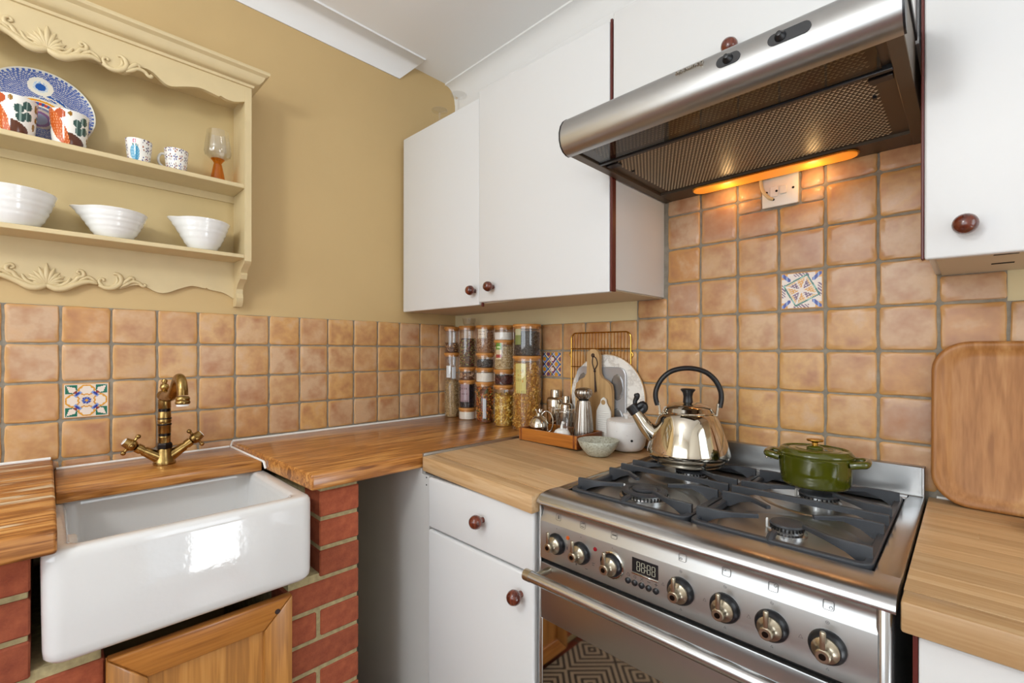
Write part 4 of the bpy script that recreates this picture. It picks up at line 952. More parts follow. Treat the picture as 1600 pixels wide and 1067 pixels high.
CARV = {
 'main': ([(.000, 1.396), (.0169, 1.3885), (.0327, 1.3895), (.0488, 1.3985), (.0652, 1.4075), (.0819, 1.4135), (.0946, 1.4111), (.1000, 1.4080)], [.0050, .0075, .0075, .0065, .0060, .0055, .0040, .0015]),
 'a1': ([(.0080, 1.396), (.0240, 1.3965), (.0380, 1.405), (.0455, 1.4195)], [.003, .0040, .0040, .0022]),
 'a2': ([(.0340, 1.397), (.0529, 1.4100), (.0611, 1.4225), (.0714, 1.4273), (.0715, 1.4385), (.0635, 1.4430), (.0590, 1.4365), (.0650, 1.4330)], [.003, .0042, .0042, .0045, .0036, .003, .0026, .0024]),
 'a3': ([(.0620, 1.4120), (.0720, 1.4210), (.0819, 1.4256), (.0925, 1.4195), (.0989, 1.4101)], [.002, .0038, .004, .0034, .0015]),
 'c1': ([(.1032, 1.4062), (.1162, 1.4002), (.1316, 1.4002), (.1451, 1.4089), (.1519, 1.4215), (.1496, 1.4361), (.1406, 1.4425), (.1340, 1.4395)], [.0025, .0048, .0055, .0055, .005, .0045, .0035, .002]),
 'c1b': ([(.128, 1.404), (.1385, 1.411), (.1435, 1.422), (.1415, 1.432)], [.002, .0034, .0034, .0018]),
 'c2': ([(.1150, 1.4012), (.1064, 1.4109), (.1043, 1.4194), (.1090, 1.4248), (.1145, 1.4225), (.1125, 1.4180)], [.0030, .0036, .0032, .003, .003, .0026]),
 'c3': ([(.1473, 1.4061), (.1580, 1.4180), (.1656, 1.4259), (.1740, 1.4345), (.1800, 1.4310), (.1790, 1.4260)], [.002, .0042, .0046, .0045, .0036, .002]),
 'c3b': ([(.150, 1.405), (.162, 1.412), (.171, 1.420), (.176, 1.427)], [.002, .0036, .0036, .002]),
 'c4': ([(.1541, 1.4113), (.1633, 1.4167), (.1796, 1.4234), (.1914, 1.4216), (.1985, 1.4142), (.2045, 1.4125), (.2070, 1.4165), (.2025, 1.4185)], [.0025, .0035, .0038, .0038, .0036, .0036, .003, .002])}
LEAF = [(0, .0575, .0052), (16, .048, .0046), (31, .041, .0044), (47, .040, .0044), (62, .035, .004), (78, .026, .0034)]
def carving(x, dz):
    mb = MB()
    for s in (-1, 1):
        for k_, (pts, rs) in CARV.items():
            p = smoothpath([(x, YC + s * u, z + dz) for u, z in pts], 4); n = len(p)
            rr = [rs[min(int(i / 4), len(rs) - 1)] * (1 - (i % 4) / 4) + rs[min(int(i / 4) + 1, len(rs) - 1)] * ((i % 4) / 4) for i in range(n)]
            mb.tube(p, [q_ * 1.25 for q_ in rr], 8, flat=1.0, up=(1, 0, 0))
        for a, L, w_ in LEAF:
            if a == 0 and s < 0: continue
            a_ = math.radians(a) * s; b0 = Vector((x, YC + math.sin(a_) * .004, 1.397 + dz)); q = []
            for k in range(7):
                t_ = k / 6; aa = a_ * (.75 + .35 * t_); q.append(b0 + Vector((.001 * math.sin(t_ * PI), math.sin(aa) * L * t_, math.cos(aa) * L * t_)))
            mb.tube(q, [w_ * 1.25 * r_ for r_ in (.35, .7, .95, 1.0, .9, .62, .15)], 8, flat=.9, up=(1, 0, 0))
            if L > .03:
                for sd in (-1, 1):
                    c_ = q[4]; aa = a_ + sd * .5; mb.tube([q[2], c_ + Vector((0, math.sin(aa) * .010, math.cos(aa) * .008))], [w_ * .5, w_ * .3], 6, flat=.8, up=(1, 0, 0))
    return mb
obj('carving', carving(DX + .001, .574), 'dresser', ds, smooth=60, label='carved acanthus leaf and scroll ornament on the frieze')
obj('carving', carving(.0075, 0.0), 'dresser', ds, smooth=60, label='carved acanthus leaf and scroll ornament on the lower panel')

# crockery on the shelf
def pouring_bowl(y, r, h, label, rot, base=.034, lip=.26, x=.072):
    prof = []
    for i in range(15):
        t_ = i / 14; prof.append((base + (r - base) * (t_ ** .62) + .0011 * math.sin(t_ * 34), .002 + (h - .002) * t_))
    prof = [(base * .8, 0), (base * .98, .0005)] + prof + [(r - .001, h + .0015), (r - .004, h + .0005)] + [(max(base * .4, (base + (r - base) * ((i / 8) ** .62)) - .005), .006 + (h - .006) * i / 8) for i in range(7, -1, -1)] + [(0, .006)]
    a0 = rot
    def rib(a, i, rr, z):
        d = (a - a0 + PI) % (2 * PI) - PI; return rr * (1 + lip * math.exp(-(d / .36) ** 2) * max(0, z / h) ** 2.2)
    mb = MB().lathe(prof, (x, y, 1.5270), 64, rib=rib)
    # raise the lip a little
    for i, p in enumerate(mb.v):
        q = Vector(p) - Vector((x, y, 1.527)); d = (math.atan2(q.y, q.x) - a0 + PI) % (2 * PI) - PI
        mb.v[i] = (p[0], p[1], p[2] + .005 * math.exp(-(d / .45) ** 2) * max(0, q.z / h) ** 2)
    o = obj('pouring_bowl', mb, 'porc', loc=(x, y, 1.527), smooth=60); tag(o, label, 'bowl'); return o
pouring_bowl(-1.437, .078, .086, 'white ribbed porcelain bowl on the lower shelf beneath the patterned plate, rim level', PI * 1.45, .040, .05)
pouring_bowl(-1.247, .072, .074, 'white ribbed shallow pouring bowl on the lower shelf between the two deeper bowls', PI * 1.42, .033, .27)
pouring_bowl(-1.040, .071, .088, 'white ribbed deep pouring bowl with pointed lip beside the shelf\'s cream end panel', PI * 1.42, .030, .25)
# big patterned plate leaning at the back
def plate_col(u, v):
    r = math.hypot(u, v)
    if r > .965: return '#d9d6c8'
    if r > .92: return '#4b62a3' if math.sin(math.atan2(v, u) * 60) > -.2 else '#c9c9c4'
    m = math.hypot((u + .02), v - .58)
    if m < .095: return '#2d5ea8'
    if m < .14: return '#9fc0dd' if math.sin(28 * math.atan2(v - .58, u + .02)) > 0 else '#e8e4d6'
    if m < .235: return '#e6e0d0'
    # arched bands low in the middle
    q = math.hypot((u + .05) * .95, v + .30)
    if v > -.55:
        for a, b, c in ((.52, .56, '#e3dccb'), (.47, .52, '#e09a20'), (.45, .47, '#e3dccb'), (.37, .45, None), (.33, .37, '#e3dccb'), (.27, .33, '#6b6f8c'), (.21, .27, '#b9a89c'), (.15, .21, '#7a4f80'), (0, .15, '#8b8fa8')):
            if a <= q < b:
                if c: return c
                return '#c33b33' if math.sin(26 * math.atan2(v + .30, u + .05)) > 0 else '#33528f'
    # branch with leaves to the right
    for k in range(4):
        cx_ = .12 + .17 * k; cy_ = .30 - .13 * k * (k + 1) * .28
        stem = abs(v - (.34 - .9 * max(0, u - .05) ** 1.7 - .10 * k * u))
        if 0.02 < u < .88 and stem < .017: return '#e3dccb'
        for s in (-1, 1):
            lx, ly = cx_ + s * .05, cy_ + s * .07 - .04; d1, d2 = (u - lx), (v - ly); rx = d1 * .7 - d2 * .7; ry = d1 * .7 + d2 * .7
            e = (rx / .135) ** 2 + (ry / .050) ** 2
            if e < 1: return '#2f579c'
            if e < 1.4: return '#cfd2d2'
    return '#55679f' if math.sin(u * 118) * math.sin(v * 118 + .9 * math.sin(u * 30)) > -.25 else '#b9bac0'
mb = MB(); NR, NA, PRAD = 66, 220, .1045; v = []; cols = []
def plate_pt(r, a, back=0):
    u, w_ = r * math.cos(a), r * math.sin(a); dish = .010 * max(0, (r / PRAD - .62) / .38) ** 1.6
    return (dish - back, u, w_)
ring = [[plate_pt(PRAD * (i + 1) / NR, 2 * PI * k / NA) for k in range(NA)] for i in range(NR)]
v = [plate_pt(0, 0)] + [p for r_ in ring for p in r_]
for k in range(NA): mb.f.append((0, 1 + k, 1 + (k + 1) % NA)); cols.append('#8b8fa8')
for i in range(NR - 1):
    for k in range(NA):
        a, b = 1 + i * NA + k, 1 + i * NA + (k + 1) % NA; mb.f.append((a, a + NA, b + NA, b)); an = 2 * PI * (k + .5) / NA; rr = (i + 1.5) / NR; cols.append(plate_col(rr * math.cos(an), rr * math.sin(an)))
o_ = len(v); v += [(p[0] - .004, p[1], p[2]) for p in ring[-1]]; v += [(-.003, .06 * math.cos(2 * PI * k / NA), .06 * math.sin(2 * PI * k / NA)) for k in range(NA)]; L0 = 1 + (NR - 1) * NA
for k in range(NA):
    k2 = (k + 1) % NA; mb.f.append((L0 + k, o_ + k, o_ + k2, L0 + k2)); cols.append('#d9d6c8'); mb.f.append((o_ + k, o_ + NA + k, o_ + NA + k2, o_ + k2)); cols.append('#d9d6c8')
mb.f.append(tuple(o_ + NA + k for k in range(NA))); cols.append('#d9d6c8')
mb.v = v; mb.c = cols
me = mb.mesh('patterned_plate', 50); me.materials.append(M['col'])
o = obj('patterned_plate', me, 'col'); o.rotation_euler = (0, math.radians(-11), 0); o.location = (.024, -1.388, 1.7487 + PRAD * math.cos(math.radians(11)) + .0035)
tag(o, 'large plate with blue dotted pattern leaning on the upper shelf behind the cups', 'plate')
def painted_cup(y, r0, r1, h, fn, label, handle=None, x=.078, name='cup', grp=None, inner='#f0eee8'):
    T = thing(name, label, 'cup', (x, y, 1.7488), 0, grp); N, K = 40, 110; mb = MB(); v = []; cols = []
    for i in range(N + 1):
        t_ = i / N; rr = r0 + (r1 - r0) * (t_ ** .55)
        for k in range(K): a = 2 * PI * k / K; v.append((rr * math.cos(a), rr * math.sin(a), h * t_))
    for i in range(N):
        for k in range(K): a, b = i * K + k, i * K + (k + 1) % K; mb.f.append((a, b, b + K, a + K)); cols.append(fn(((k + .5) / K * 2 * PI + PI) % (2 * PI) - PI, (i + .5) / N))
    o_ = len(v)
    for i in range(5):
        t_ = 1 - i / 4; rr = (r0 + (r1 - r0) * (t_ ** .55)) - .003
        for k in range(K): a = 2 * PI * k / K; v.append((rr * math.cos(a), rr * math.sin(a), .004 + (h - .004) * t_))
    for k in range(K): mb.f.append((N * K + k, N * K + (k + 1) % K, o_ + (k + 1) % K, o_ + k)); cols.append(inner)
    for i in range(4):
        for k in range(K): a, b = o_ + i * K + k, o_ + i * K + (k + 1) % K; mb.f.append((a, b, b + K, a + K)); cols.append(inner)
    mb.f.append(tuple(o_ + 4 * K + k for k in range(K))); cols.append(inner); mb.f.append(tuple(range(K - 1, -1, -1))); cols.append(inner)
    mb.v = v; mb.c = cols; me = mb.mesh('cup_body', 60); me.materials.append(M['col']); obj('cup_body', me, 'col', T)
    if handle is not None:
        ca, sa = math.cos(handle), math.sin(handle); rr = r0 + (r1 - r0) * .6
        pts = [(rr - .001, .80 * h), (rr + .012, .86 * h), (rr + .021, .70 * h), (rr + .020, .46 * h), (rr + .010, .26 * h), (rr - .004, .22 * h)]
        obj('handle', MB().tube(smoothpath([(ca * q, sa * q, z) for q, z in pts], 5), .0036, 10, up=(-sa, ca, 0), flat=.7), 'porc', T, world=False)
    return T
W_ = '#efece5'
def blob(a, t_, ca, ct, ra, rt, rot=0):
    da = ((a - ca + PI) % (2 * PI) - PI); dt = t_ - ct; c_, s_ = math.cos(rot), math.sin(rot); x = da * c_ + dt * s_; y = -da * s_ + dt * c_; return (x / ra) ** 2 + (y / rt) ** 2
def leafcup(a, t_):
    for off in (-.80, 2.2):
        A = ((a - off + PI) % (2 * PI) - PI) * .52
        if blob(A, t_, -.10, .50, .22, .62, .55) < 1: return '#c45a1e' if math.sin(a * 70) * math.sin(t_ * 40) < .55 else '#e0a070'
        if blob(A, t_, .02, .86, .16, .13) < 1: return '#b34c18'
        if blob(A, t_, .38, .16, .40, .17, -.25) < 1: return '#5a2f1a'
        for (x, y) in ((.50, .66), (.72, .78), (.74, .50), (.55, .44)):
            if blob(A, t_, x, y, .13, .12) < 1: return '#31504a' if math.sin(a * 90) > -.6 else '#8aa097'
        for (x, y) in ((-.55, .78), (-.52, .5), (-.6, .25), (.30, .90), (.95, .30), (1.0, .85)):
            if blob(A, t_, x, y, .06, .07) < 1: return '#94691f'
        if blob(A, t_, -.42, .70, .10, .28) < 1 and math.sin(t_ * 45) > 0: return '#6f8f96'
    return W_
def leafcup2(a, t_): return leafcup(a - .25, t_)
def floretcup(a, t_):
    cell_a, cell_t = a * 2.07, t_ * 2.6; fa, ft = cell_a % 1 - .5, cell_t % 1 - .5; k = (int(math.floor(cell_a)) * 7 + int(math.floor(cell_t)) * 3) % 4; r = math.hypot(fa, ft)
    if r < .10: return '#5a3a7c'
    if r < .40 and math.sin(5 * math.atan2(ft, fa) + k) > .2 and r > .17: return ('#3d4c92', '#7a4030', '#46425c', '#a0552c')[k]
    return W_
def blossomcup(a, t_):
    A = a + .45
    if blob(A, t_, 0, .86, .13, .10) < 1: return '#c63a62' if blob(A, t_, 0, .86, .06, .05) > 1 else '#e6b3c2'
    if blob(A, t_, 0, .36, .42, .34) < 1: return '#3d8db2' if math.sin(a * 60) * math.sin(t_ * 50) < .4 else '#9fd0e0'
    if blob(A, t_, 0, .66, .30, .10) < 1 and math.sin(a * 30) > -.2: return '#49756e'
    if abs((A + PI) % (2 * PI) - PI) < .6: return W_
    return floretcup(a + .1, t_)
painted_cup(-1.432, .030, .0385, .090, leafcup, 'white cup with orange and green leaves before the left half of the patterned plate')
painted_cup(-1.337, .030, .0385, .088, leafcup2, 'white cup painted with orange and green leaves at the right rim of the patterned plate')
painted_cup(-1.195, .022, .0305, .064, blossomcup, 'small white cup with a turquoise and pink blossom motif on the upper shelf')
painted_cup(-1.108, .022, .0300, .064, floretcup, 'small white cup with scattered dark florets and a handle on the upper shelf', handle=-2.2)
gb = thing('goblet', 'clear glass goblet on a ribbed amber stem at the shelf end', 'glass', (.070, -1.000, 1.7488))
obj('stem', MB().lathe([(0, 0), (.0215, 0), (.0215, .004)] + [(.0205 - .0095 * (i / 22) + (.0009 if i % 2 else 0), .006 + .052 * i / 22) for i in range(23)] + [(.010, .060), (.013, .066), (.019, .0735), (.010, .077), (0, .078)], seg=30), 'amber', gb, world=False, smooth=50)
obj('bowl', MB().lathe([(.008, .0745), (.024, .0765), (.034, .0835), (.037, .093), (.0355, .115), (.030, .160), (.0292, .160), (.0347, .115), (.036, .094), (.033, .0855), (.022, .079), (0, .078)], seg=40), 'glassb', gb, world=False, smooth=60)

# ------------------------------------------------------------------ storage jars, stacked in five columns
def pieces(kind, r, h, n, size, colors, seed):
    """contents of a jar: a core and many small pieces against the glass; local z from 0"""
    rnd = random.Random(seed); mb = MB(); core = colors[-1]
    mb.lathe([(0, .001), (r * .86, .001), (r * .86, h * .96), (r * .5, h), (0, h)], seg=28, col=core)
    if kind == 'powder':
        mb = MB(); mb.lathe([(0, .001), (r, .001), (r, h * .95), (r * .8, h), (0, h * .98)], seg=36, col=colors[0]); return mb
    for i in range(n):
        a = rnd.uniform(0, 2 * PI); z = rnd.uniform(size * 1.45, h); rad = (r - size * rnd.uniform(.62, 1.0))
        if z > h - size * 1.2: rad = r * math.sqrt(rnd.random()) * .92
        c = Vector((math.cos(a) * rad, math.sin(a) * rad, z)); col = rnd.choice(colors[:-1] or colors)
        m = Matrix.Translation(c) @ Matrix.Rotation(rnd.uniform(0, 6.3), 4, 'Z') @ Matrix.Rotation(rnd.uniform(-1.3, 1.3), 4, 'X')
        if kind == 'grain':
            s = size * rnd.uniform(.6, 1.1); P = [(s, 0, 0), (-s, 0, 0), (0, s * .55, 0), (0, -s * .55, 0), (0, 0, s * .5), (0, 0, -s * .5)]
            mb.add([m @ Vector(p) for p in P], [(0, 2, 4), (2, 1, 4), (1, 3, 4), (3, 0, 4), (2, 0, 5), (1, 2, 5), (3, 1, 5), (0, 3, 5)], col)
        elif kind == 'fusilli':
            L = size * 2.6; v = []; f = []
            for k in range(10):
                t_ = k / 9; aa = t_ * 9.0
                for s in (-1, 1): v.append(m @ Vector((math.cos(aa) * size * .42 * s, math.sin(aa) * size * .42 * s, (t_ - .5) * L)))
            f = [(2 * k, 2 * k + 1, 2 * k + 3, 2 * k + 2) for k in range(9)]; mb.add(v, f, col)
        else:
            v = []; f = []; R_ = size * .9
            for k in range(6):
                aa = -1.3 + 2.6 * k / 5
                for q in range(5):
                    b = 2 * PI * q / 5; rr = R_ + math.cos(b) * size * .36; v.append(m @ Vector((math.cos(aa) * rr - R_ * .6, math.sin(aa) * rr, math.sin(b) * size * .36)))
            for k in range(5):
                for q in range(5): f.append((k * 5 + q, k * 5 + (q + 1) % 5, (k + 1) * 5 + (q + 1) % 5, (k + 1) * 5 + q))
            mb.add(v, f, col)
    return mb
def patch(r, a0, a1, z0, z1, fn, n=14, m=10):
    mb = MB(); mb.v = [(r * math.cos(a0 + (a1 - a0) * i / n), r * math.sin(a0 + (a1 - a0) * i / n), z0 + (z1 - z0) * j / m) for j in range(m + 1) for i in range(n + 1)]
    for j in range(m):
        for i in range(n): a = j * (n + 1) + i; mb.f.append((a, a + 1, a + n + 2, a + n + 1)); mb.c.append(fn((i + .5) / n, (j + .5) / m))
    return mb
CAMDIR = math.atan2(-1.33, 1.5)   # from the jars towards the room
def jar(c, r, z0, z1, kind, fill, n, size, colors, label, seed, lab=None):
    T = thing('storage_jar', label, 'jar', (c[0], c[1], z0 + .0003), 0, 'glass storage jars with bamboo lids'); h = z1 - z0 - .0006; lt_ = .0105
    obj('glass_body', MB().lathe([(0, .0), (r - .003, .0), (r - .0006, .002), (r, .005), (r, h - lt_)], seg=40), 'glass', T, world=False, smooth=60)
    ld_ = obj('lid', MB().lathe([(r * .92, h - lt_ - .007), (r * .92, h - lt_), (r + .0012, h - lt_), (r + .0016, h - lt_ + .002), (r + .0016, h - .002), (r + .0006, h), (0, h)], seg=40), 'bamboo', T, world=False, label='bamboo lid')
    mb = pieces(kind, r - .0025, (h - lt_) * fill, n, size, colors, seed)
    obj('contents', mb, 'food', T, world=False, smooth=0 if kind != 'powder' else 50, kind='stuff')
    if lab:
        for (a0, a1, t0, t1, fn) in lab: obj('paper_label', patch(r - .0012, CAMDIR + a0, CAMDIR + a1, h * t0, h * t1, fn), 'print', T, world=False)
    return T
Z5 = PZ + .0004
J1, J2, J3, J4, J5 = (.043, -.052), (.149, -.047), (.271, -.050), (.397, -.060), (.528, -.064)
def txt(bg, ink, dens=.45):
    def fn(u, v): return ink if (.12 < u < .88 and math.sin(v * 44) > .35 and math.sin(u * 57 + math.floor(v * 7) * 3) > -.3) else bg
    return fn
def green_red(u, v):
    if v > .55: return '#5f9a2a' if not (.2 < u < .8 and .7 < v < .8) else '#cfe0a8'
    if .12 < v < .3: return '#a8352c'
    return '#d9c6a2'
NUT = ['#a8794c', '#7a4c2a', '#c59a6a', '#5a3520']
jar(J1, .0355, Z5, 1.213, 'grain', .60, 1500, .0034, ['#cdb083', '#b8965f', '#d8c39a', '#5b4a36', '#a88a5c'], 'tall jar of pale muesli with folded paper tags next to the mustard wall', 11, [(-.75, -.1, .615, .80, lambda u, v: '#d9dcdf'), (.05, .6, .60, .78, lambda u, v: '#cfd4da')])
jar(J1, .0350, 1.213, 1.332, 'grain', .42, 260, .0068, NUT, 'jar with a low layer of mixed nuts on top of the tall muesli jar', 12)
jar(J2, .0385, Z5, .969, 'powder', .86, 0, 0, ['#ece6da'], 'squat jar of white flour standing on the pine under the black bean jar', 13)
jar(J2, .0380, .969, 1.092, 'grain', .93, 900, .0052, ['#1d1c26', '#2a2836', '#14131a', '#191820'], 'jar of black beans with a mauve label', 14, [(-.95, .25, .22, .86, txt('#a58d97', '#6d5560'))])
jar(J2, .0380, 1.092, 1.150, 'grain', .72, 260, .0066, ['#9a6a44', '#c79c78', '#6b4028', '#e0c3a4', '#5a3520'], 'squat jar of hazelnuts on top of the black bean jar', 15)
jar(J2, .0380, 1.150, 1.333, 'grain', .74, 900, .0062, ['#8b8a4a', '#6d2630', '#a6a05e', '#a9744e', '#4c1a22', '#5d4630'], 'tall jar of pistachios and dried cranberries topped by the little glass bowl', 16)
jar(J3, .0405, Z5, 1.090, 'fusilli', .88, 420, .0088, ['#d9762b', '#c45a20', '#d9b04c', '#5f6b34', '#e0902f', '#6d3a18'], 'jar of orange, green and yellow spiral pasta', 17, [(-.25, .10, .10, .60, lambda u, v: '#cfd4da')])
jar(J3, .0400, 1.090, 1.150, 'powder', .80, 0, 0, ['#ebe6dc'], 'squat jar of white flour on top of the tricolour pasta jar', 18)
jar(J3, .0395, 1.150, 1.213, 'grain', .68, 500, .0044, ['#55504e', '#6e6866', '#3c3836', '#444040'], 'squat jar of dark grey seeds under the speckled farro jar', 19)
jar(J3, .0395, 1.213, 1.331, 'grain', .86, 1300, .0042, ['#c1946c', '#a9734c', '#d9b791', '#8e5a3c', '#a47a56'], 'jar of reddish farro grain with a pale printed label', 20, [(-.95, .15, .52, .86, txt('#d8c6ad', '#8c7a66'))])
jar(J4, .0410, Z5, 1.084, 'macaroni', .82, 420, .0078, ['#e0b84e', '#d9a83a', '#ecd07a', '#b9862c'], 'jar of yellow macaroni beside the teak tray', 21)
jar(J4, .0405, 1.084, 1.147, 'grain', .72, 420, .0058, ['#5a1e1e', '#742a26', '#48181a', '#3c1414'], 'squat jar of dark red kidney beans on top of the macaroni jar', 22)
jar(J4, .0405, 1.147, 1.266, 'grain', .88, 1500, .0040, ['#dcc79c', '#c9ac78', '#e6d7b4', '#b08f5c', '#cdb383'], 'jar of rolled oats with a green and red label', 23, [(-1.0, -.30, .34, .90, green_red)])
jar(J4, .0405, 1.266, 1.326, 'powder', .66, 0, 0, ['#eceae4'], 'squat jar of white salt on top of the oats jar', 24)
jar(J5, .0535, Z5, 1.203, 'fusilli', .92, 900, .0100, ['#dca64a', '#c98f34', '#e6bb62', '#a8702a'], 'largest tall jar full of golden fusilli with a yellow label', 25, [(-1.05, -.15, .50, .90, txt('#d3c676', '#b3a458'))])
jar(J5, .0535, 1.203, 1.325, 'grain', .86, 1700, .0036, ['#3a3432', '#57504c', '#241f1e', '#6a625e', '#2e2927'], 'wide jar of dark chia seeds with a green label on the fusilli jar', 26, [(-1.1, -.55, .35, .85, lambda u, v: '#7f8f4c' if v < .6 else '#c9c7a0')])
o = obj('glass_bowl', MB().lathe([(0, 0), (.021, 0), (.024, .003), (.0275, .014), (.0305, .034), (.0295, .034), (.026, .014), (.022, .006), (0, .005)], (J2[0] + .012, J2[1], 1.3332), 32, rib=lambda a, i, r, z: r * (1 + .02 * math.sin(a * 16))), 'glassb', loc=(J2[0] + .012, J2[1], 1.3332)); tag(o, 'little ribbed glass bowl on top of the jars', 'bowl')

# ------------------------------------------------------------------ tray with its contents
BZ = .9105
tr = thing('serving_tray', 'rectangular teak tray with low walls holding the pepper mill', 'tray', (.753, -.143, BZ - .003))
tx0, tx1, ty0, ty1 = .630, .882, -.216, -.074
bz = .9155
obj('base', MB().box(tx0 + .004, tx1 - .004, ty0 + .004, ty1 - .004, bz - .001, bz + .004), 'traydark', tr)
for (a, b, c_, d, m_) in ((tx0 + .002, tx1 - .002, ty0, ty0 + .008, 'traywood'), (tx0 + .002, tx1 - .002, ty1 - .008, ty1, 'traywood'), (tx0, tx0 + .008, ty0 + .001, ty1 - .001, 'traydark'), (tx1 - .008, tx1, ty0 + .001, ty1 - .001, 'traydark')):
    obj('wall', MB().box(a, b, c_, d, bz - .002, bz + .040, .0015, 1), m_, tr)
for x in (tx0 + .008, tx1 - .0165): obj('corner_spline', MB().box(x, x + .0085, ty0 - .0006, ty0 + .0085, bz - .0015, bz + .0405, .001, 1), 'traydark', tr)
IZ = bz + .0042
# pomegranate pitcher
pc = thing('pomegranate_pitcher', 'small mirror-polished metal pitcher shaped like a pomegranate', 'pitcher', (.676, -.160, IZ))
obj('body', MB().lathe([(0, 0), (.016, 0), (.022, .004), (.031, .018), (.0345, .034), (.033, .050), (.026, .064), (.016, .072), (.011, .077), (.0105, .084), (.0085, .086)], seg=44, rib=lambda a, i, r, z: r * (1 + .012 * math.cos(a * 10))), 'chrome', pc, world=False, smooth=70)
cr = MB()
for k in range(6):
    a = 2 * PI * k / 6; c_, s_ = math.cos(a), math.sin(a); cr.hexa([(c_ * .006 - s_ * .005, s_ * .006 + c_ * .005, .083), (c_ * .006 + s_ * .005, s_ * .006 - c_ * .005, .083), (c_ * .0095 + s_ * .005, s_ * .0095 - c_ * .005, .083), (c_ * .0095 - s_ * .005, s_ * .0095 + c_ * .005, .083), (c_ * .012 - s_ * .001, s_ * .012 + c_ * .001, .099), (c_ * .012 + s_ * .001, s_ * .012 - c_ * .001, .099), (c_ * .0145 + s_ * .001, s_ * .0145 - c_ * .001, .098), (c_ * .0145 - s_ * .001, s_ * .0145 + c_ * .001, .098)], .0006, 1)
obj('crown', cr, 'chrome', pc, world=False)
hx_, hy_ = .80, .60
obj('handle', MB().tube(smoothpath([(hx_ * q, hy_ * q, z) for q, z in ((.008, .076), (.020, .090), (.036, .088), (.047, .070), (.049, .046), (.043, .026), (.034, .020), (.031, .030))], 6), .0027, 10), 'chrome', pc, world=False, smooth=60)
# white porcelain pumpkin
pu = thing('porcelain_pumpkin', 'little white porcelain pumpkin box at the front of the teak tray', 'ornament', (.7905, -.176, IZ))
obj('body', MB().lathe([(0, 0), (.014, 0), (.022, .005), (.0285, .018), (.0285, .028), (.022, .040), (.012, .0455), (0, .044)], seg=48, rib=lambda a, i, r, z: r * (.94 + .06 * abs(math.cos(a * 4)) ** .6)), 'porc', pu, world=False, smooth=70)
obj('stalk', MB().tube(smoothpath([(0, 0, .043), (0, 0, .054), (.003, 0, .062), (.007, 0, .067)], 4), [.005] * 4 + [.0042] * 4 + [.0042, .005, .006, .006, .005], 10), 'porc', pu, world=False, smooth=60)
# lidded glass jar
gj = thing('glass_jar', 'clear ribbed glass jar with flat glass lid in the teak tray', 'jar', (.7615, -.1205, IZ))
obj('body', MB().lathe([(0, .001), (.029, .0), (.0315, .003), (.0325, .090), (.0335, .092), (.0315, .092), (.0305, .005), (0, .006)], seg=60, rib=lambda a, i, r, z: r * (1 + .012 * math.cos(a * 24)) if z < .085 else r), 'glassb', gj, world=False, smooth=60)
obj('lid', MB().lathe([(.031, .0925), (.0355, .094), (.036, .098), (.033, .102), (.012, .104), (0, .1045)], seg=40), 'glassb', gj, world=False, smooth=60)
# fluted steel mill
pm_ = thing('pepper_mill', 'fluted brushed steel pepper mill with ribbed bulb top', 'pepper mill', (.8375, -.1195, IZ))
obj('body', MB().lathe([(0, 0), (.0330, 0), (.0345, .004), (.0340, .020), (.0310, .060), (.0265, .105), (.0225, .133), (.0205, .138), (0, .138)], seg=80, rib=lambda a, i, r, z: r * (1 - .055 * (1 - abs(math.cos(a * 10)))) if 0 < i < 7 else r), 'mill', pm_, world=False, smooth=60)
obj('neck', MB().lathe([(.0165, .137), (.0165, .1415)], seg=28), 'black', pm_, world=False)
obj('head', MB().lathe([(0, .141), (.0165, .141), (.020, .145), (.0275, .153), (.0305, .162), (.029, .171), (.022, .178), (.010, .181), (0, .1808)], seg=80, rib=lambda a, i, r, z: r * (1 - .07 * (1 - abs(math.cos(a * 9)))) if 1 < i < 7 else r), 'mill', pm_, world=False, smooth=60)
# cocktail shakers behind the tray
for (cx_, cy_, r, h, lb, m_) in ((.650, -.038, .0325, .165, 'polished steel cocktail shaker standing behind the pomegranate pitcher', 'kettle'), (.7070, -.0455, .0225, .145, 'slim polished steel flask between the shaker and the oak board', 'kettle')):
    s_ = thing('cocktail_shaker', lb, 'shaker', (cx_, cy_, BZ + .0025))
    obj('body', MB().lathe([(0, 0), (r * .84, 0), (r * .88, .003), (r, h * .55), (r, h * .76), (r * .97, h * .785), (r * .80, h * .82), (r * .62, h * .835)], seg=40), m_, s_, world=False, smooth=50)
    obj('cap', MB().lathe([(r * .56, h * .83), (r * .56, h * .97), (r * .50, h), (0, h)], seg=32), m_, s_, world=False, smooth=50)
# things leaning on the tiles behind the tray
def lean(z, ytop, ybot, zb=.912, zt=1.29): t_ = (z - zb) / (zt - zb); return ybot + (ytop - ybot) * t_
rk = thing('cooling_rack', 'brass wire cooling rack leaning on the tiles behind the round marble board', 'rack', (.822, -.008, .911))
fy = lambda z: -.0050
x0, x1, z0, z1 = .700, .947, .914, 1.288
fm = MB(); fm.tube([(x, fy(z), z) for x, z in rrect(x0, x1, z0, z1, .02, 5)], .0024, 8, closed=True)
obj('frame', fm, 'brass', rk)
cb = MB()
for z in (1.231, 1.165, 1.06, .96): cb.tube([(x0, fy(z) - .0015, z), (x1, fy(z) - .0015, z)], .0017, 6)
for x, s in ((x0, -1), (x1, 1)): cb.tube([(x, fy(1), 1.222), (x - s * .010 * -1, fy(1) - .002, 1.210), (x, fy(1), 1.196)], .0017, 6)
obj('crossbar', cb, 'brass', rk)
for i in range(1, 19): obj('wire', MB().tube([(x0 + (x1 - x0) * i / 19, fy(1) , z0), (x0 + (x1 - x0) * i / 19, fy(1), z1)], .0011, 5), 'brass', rk)
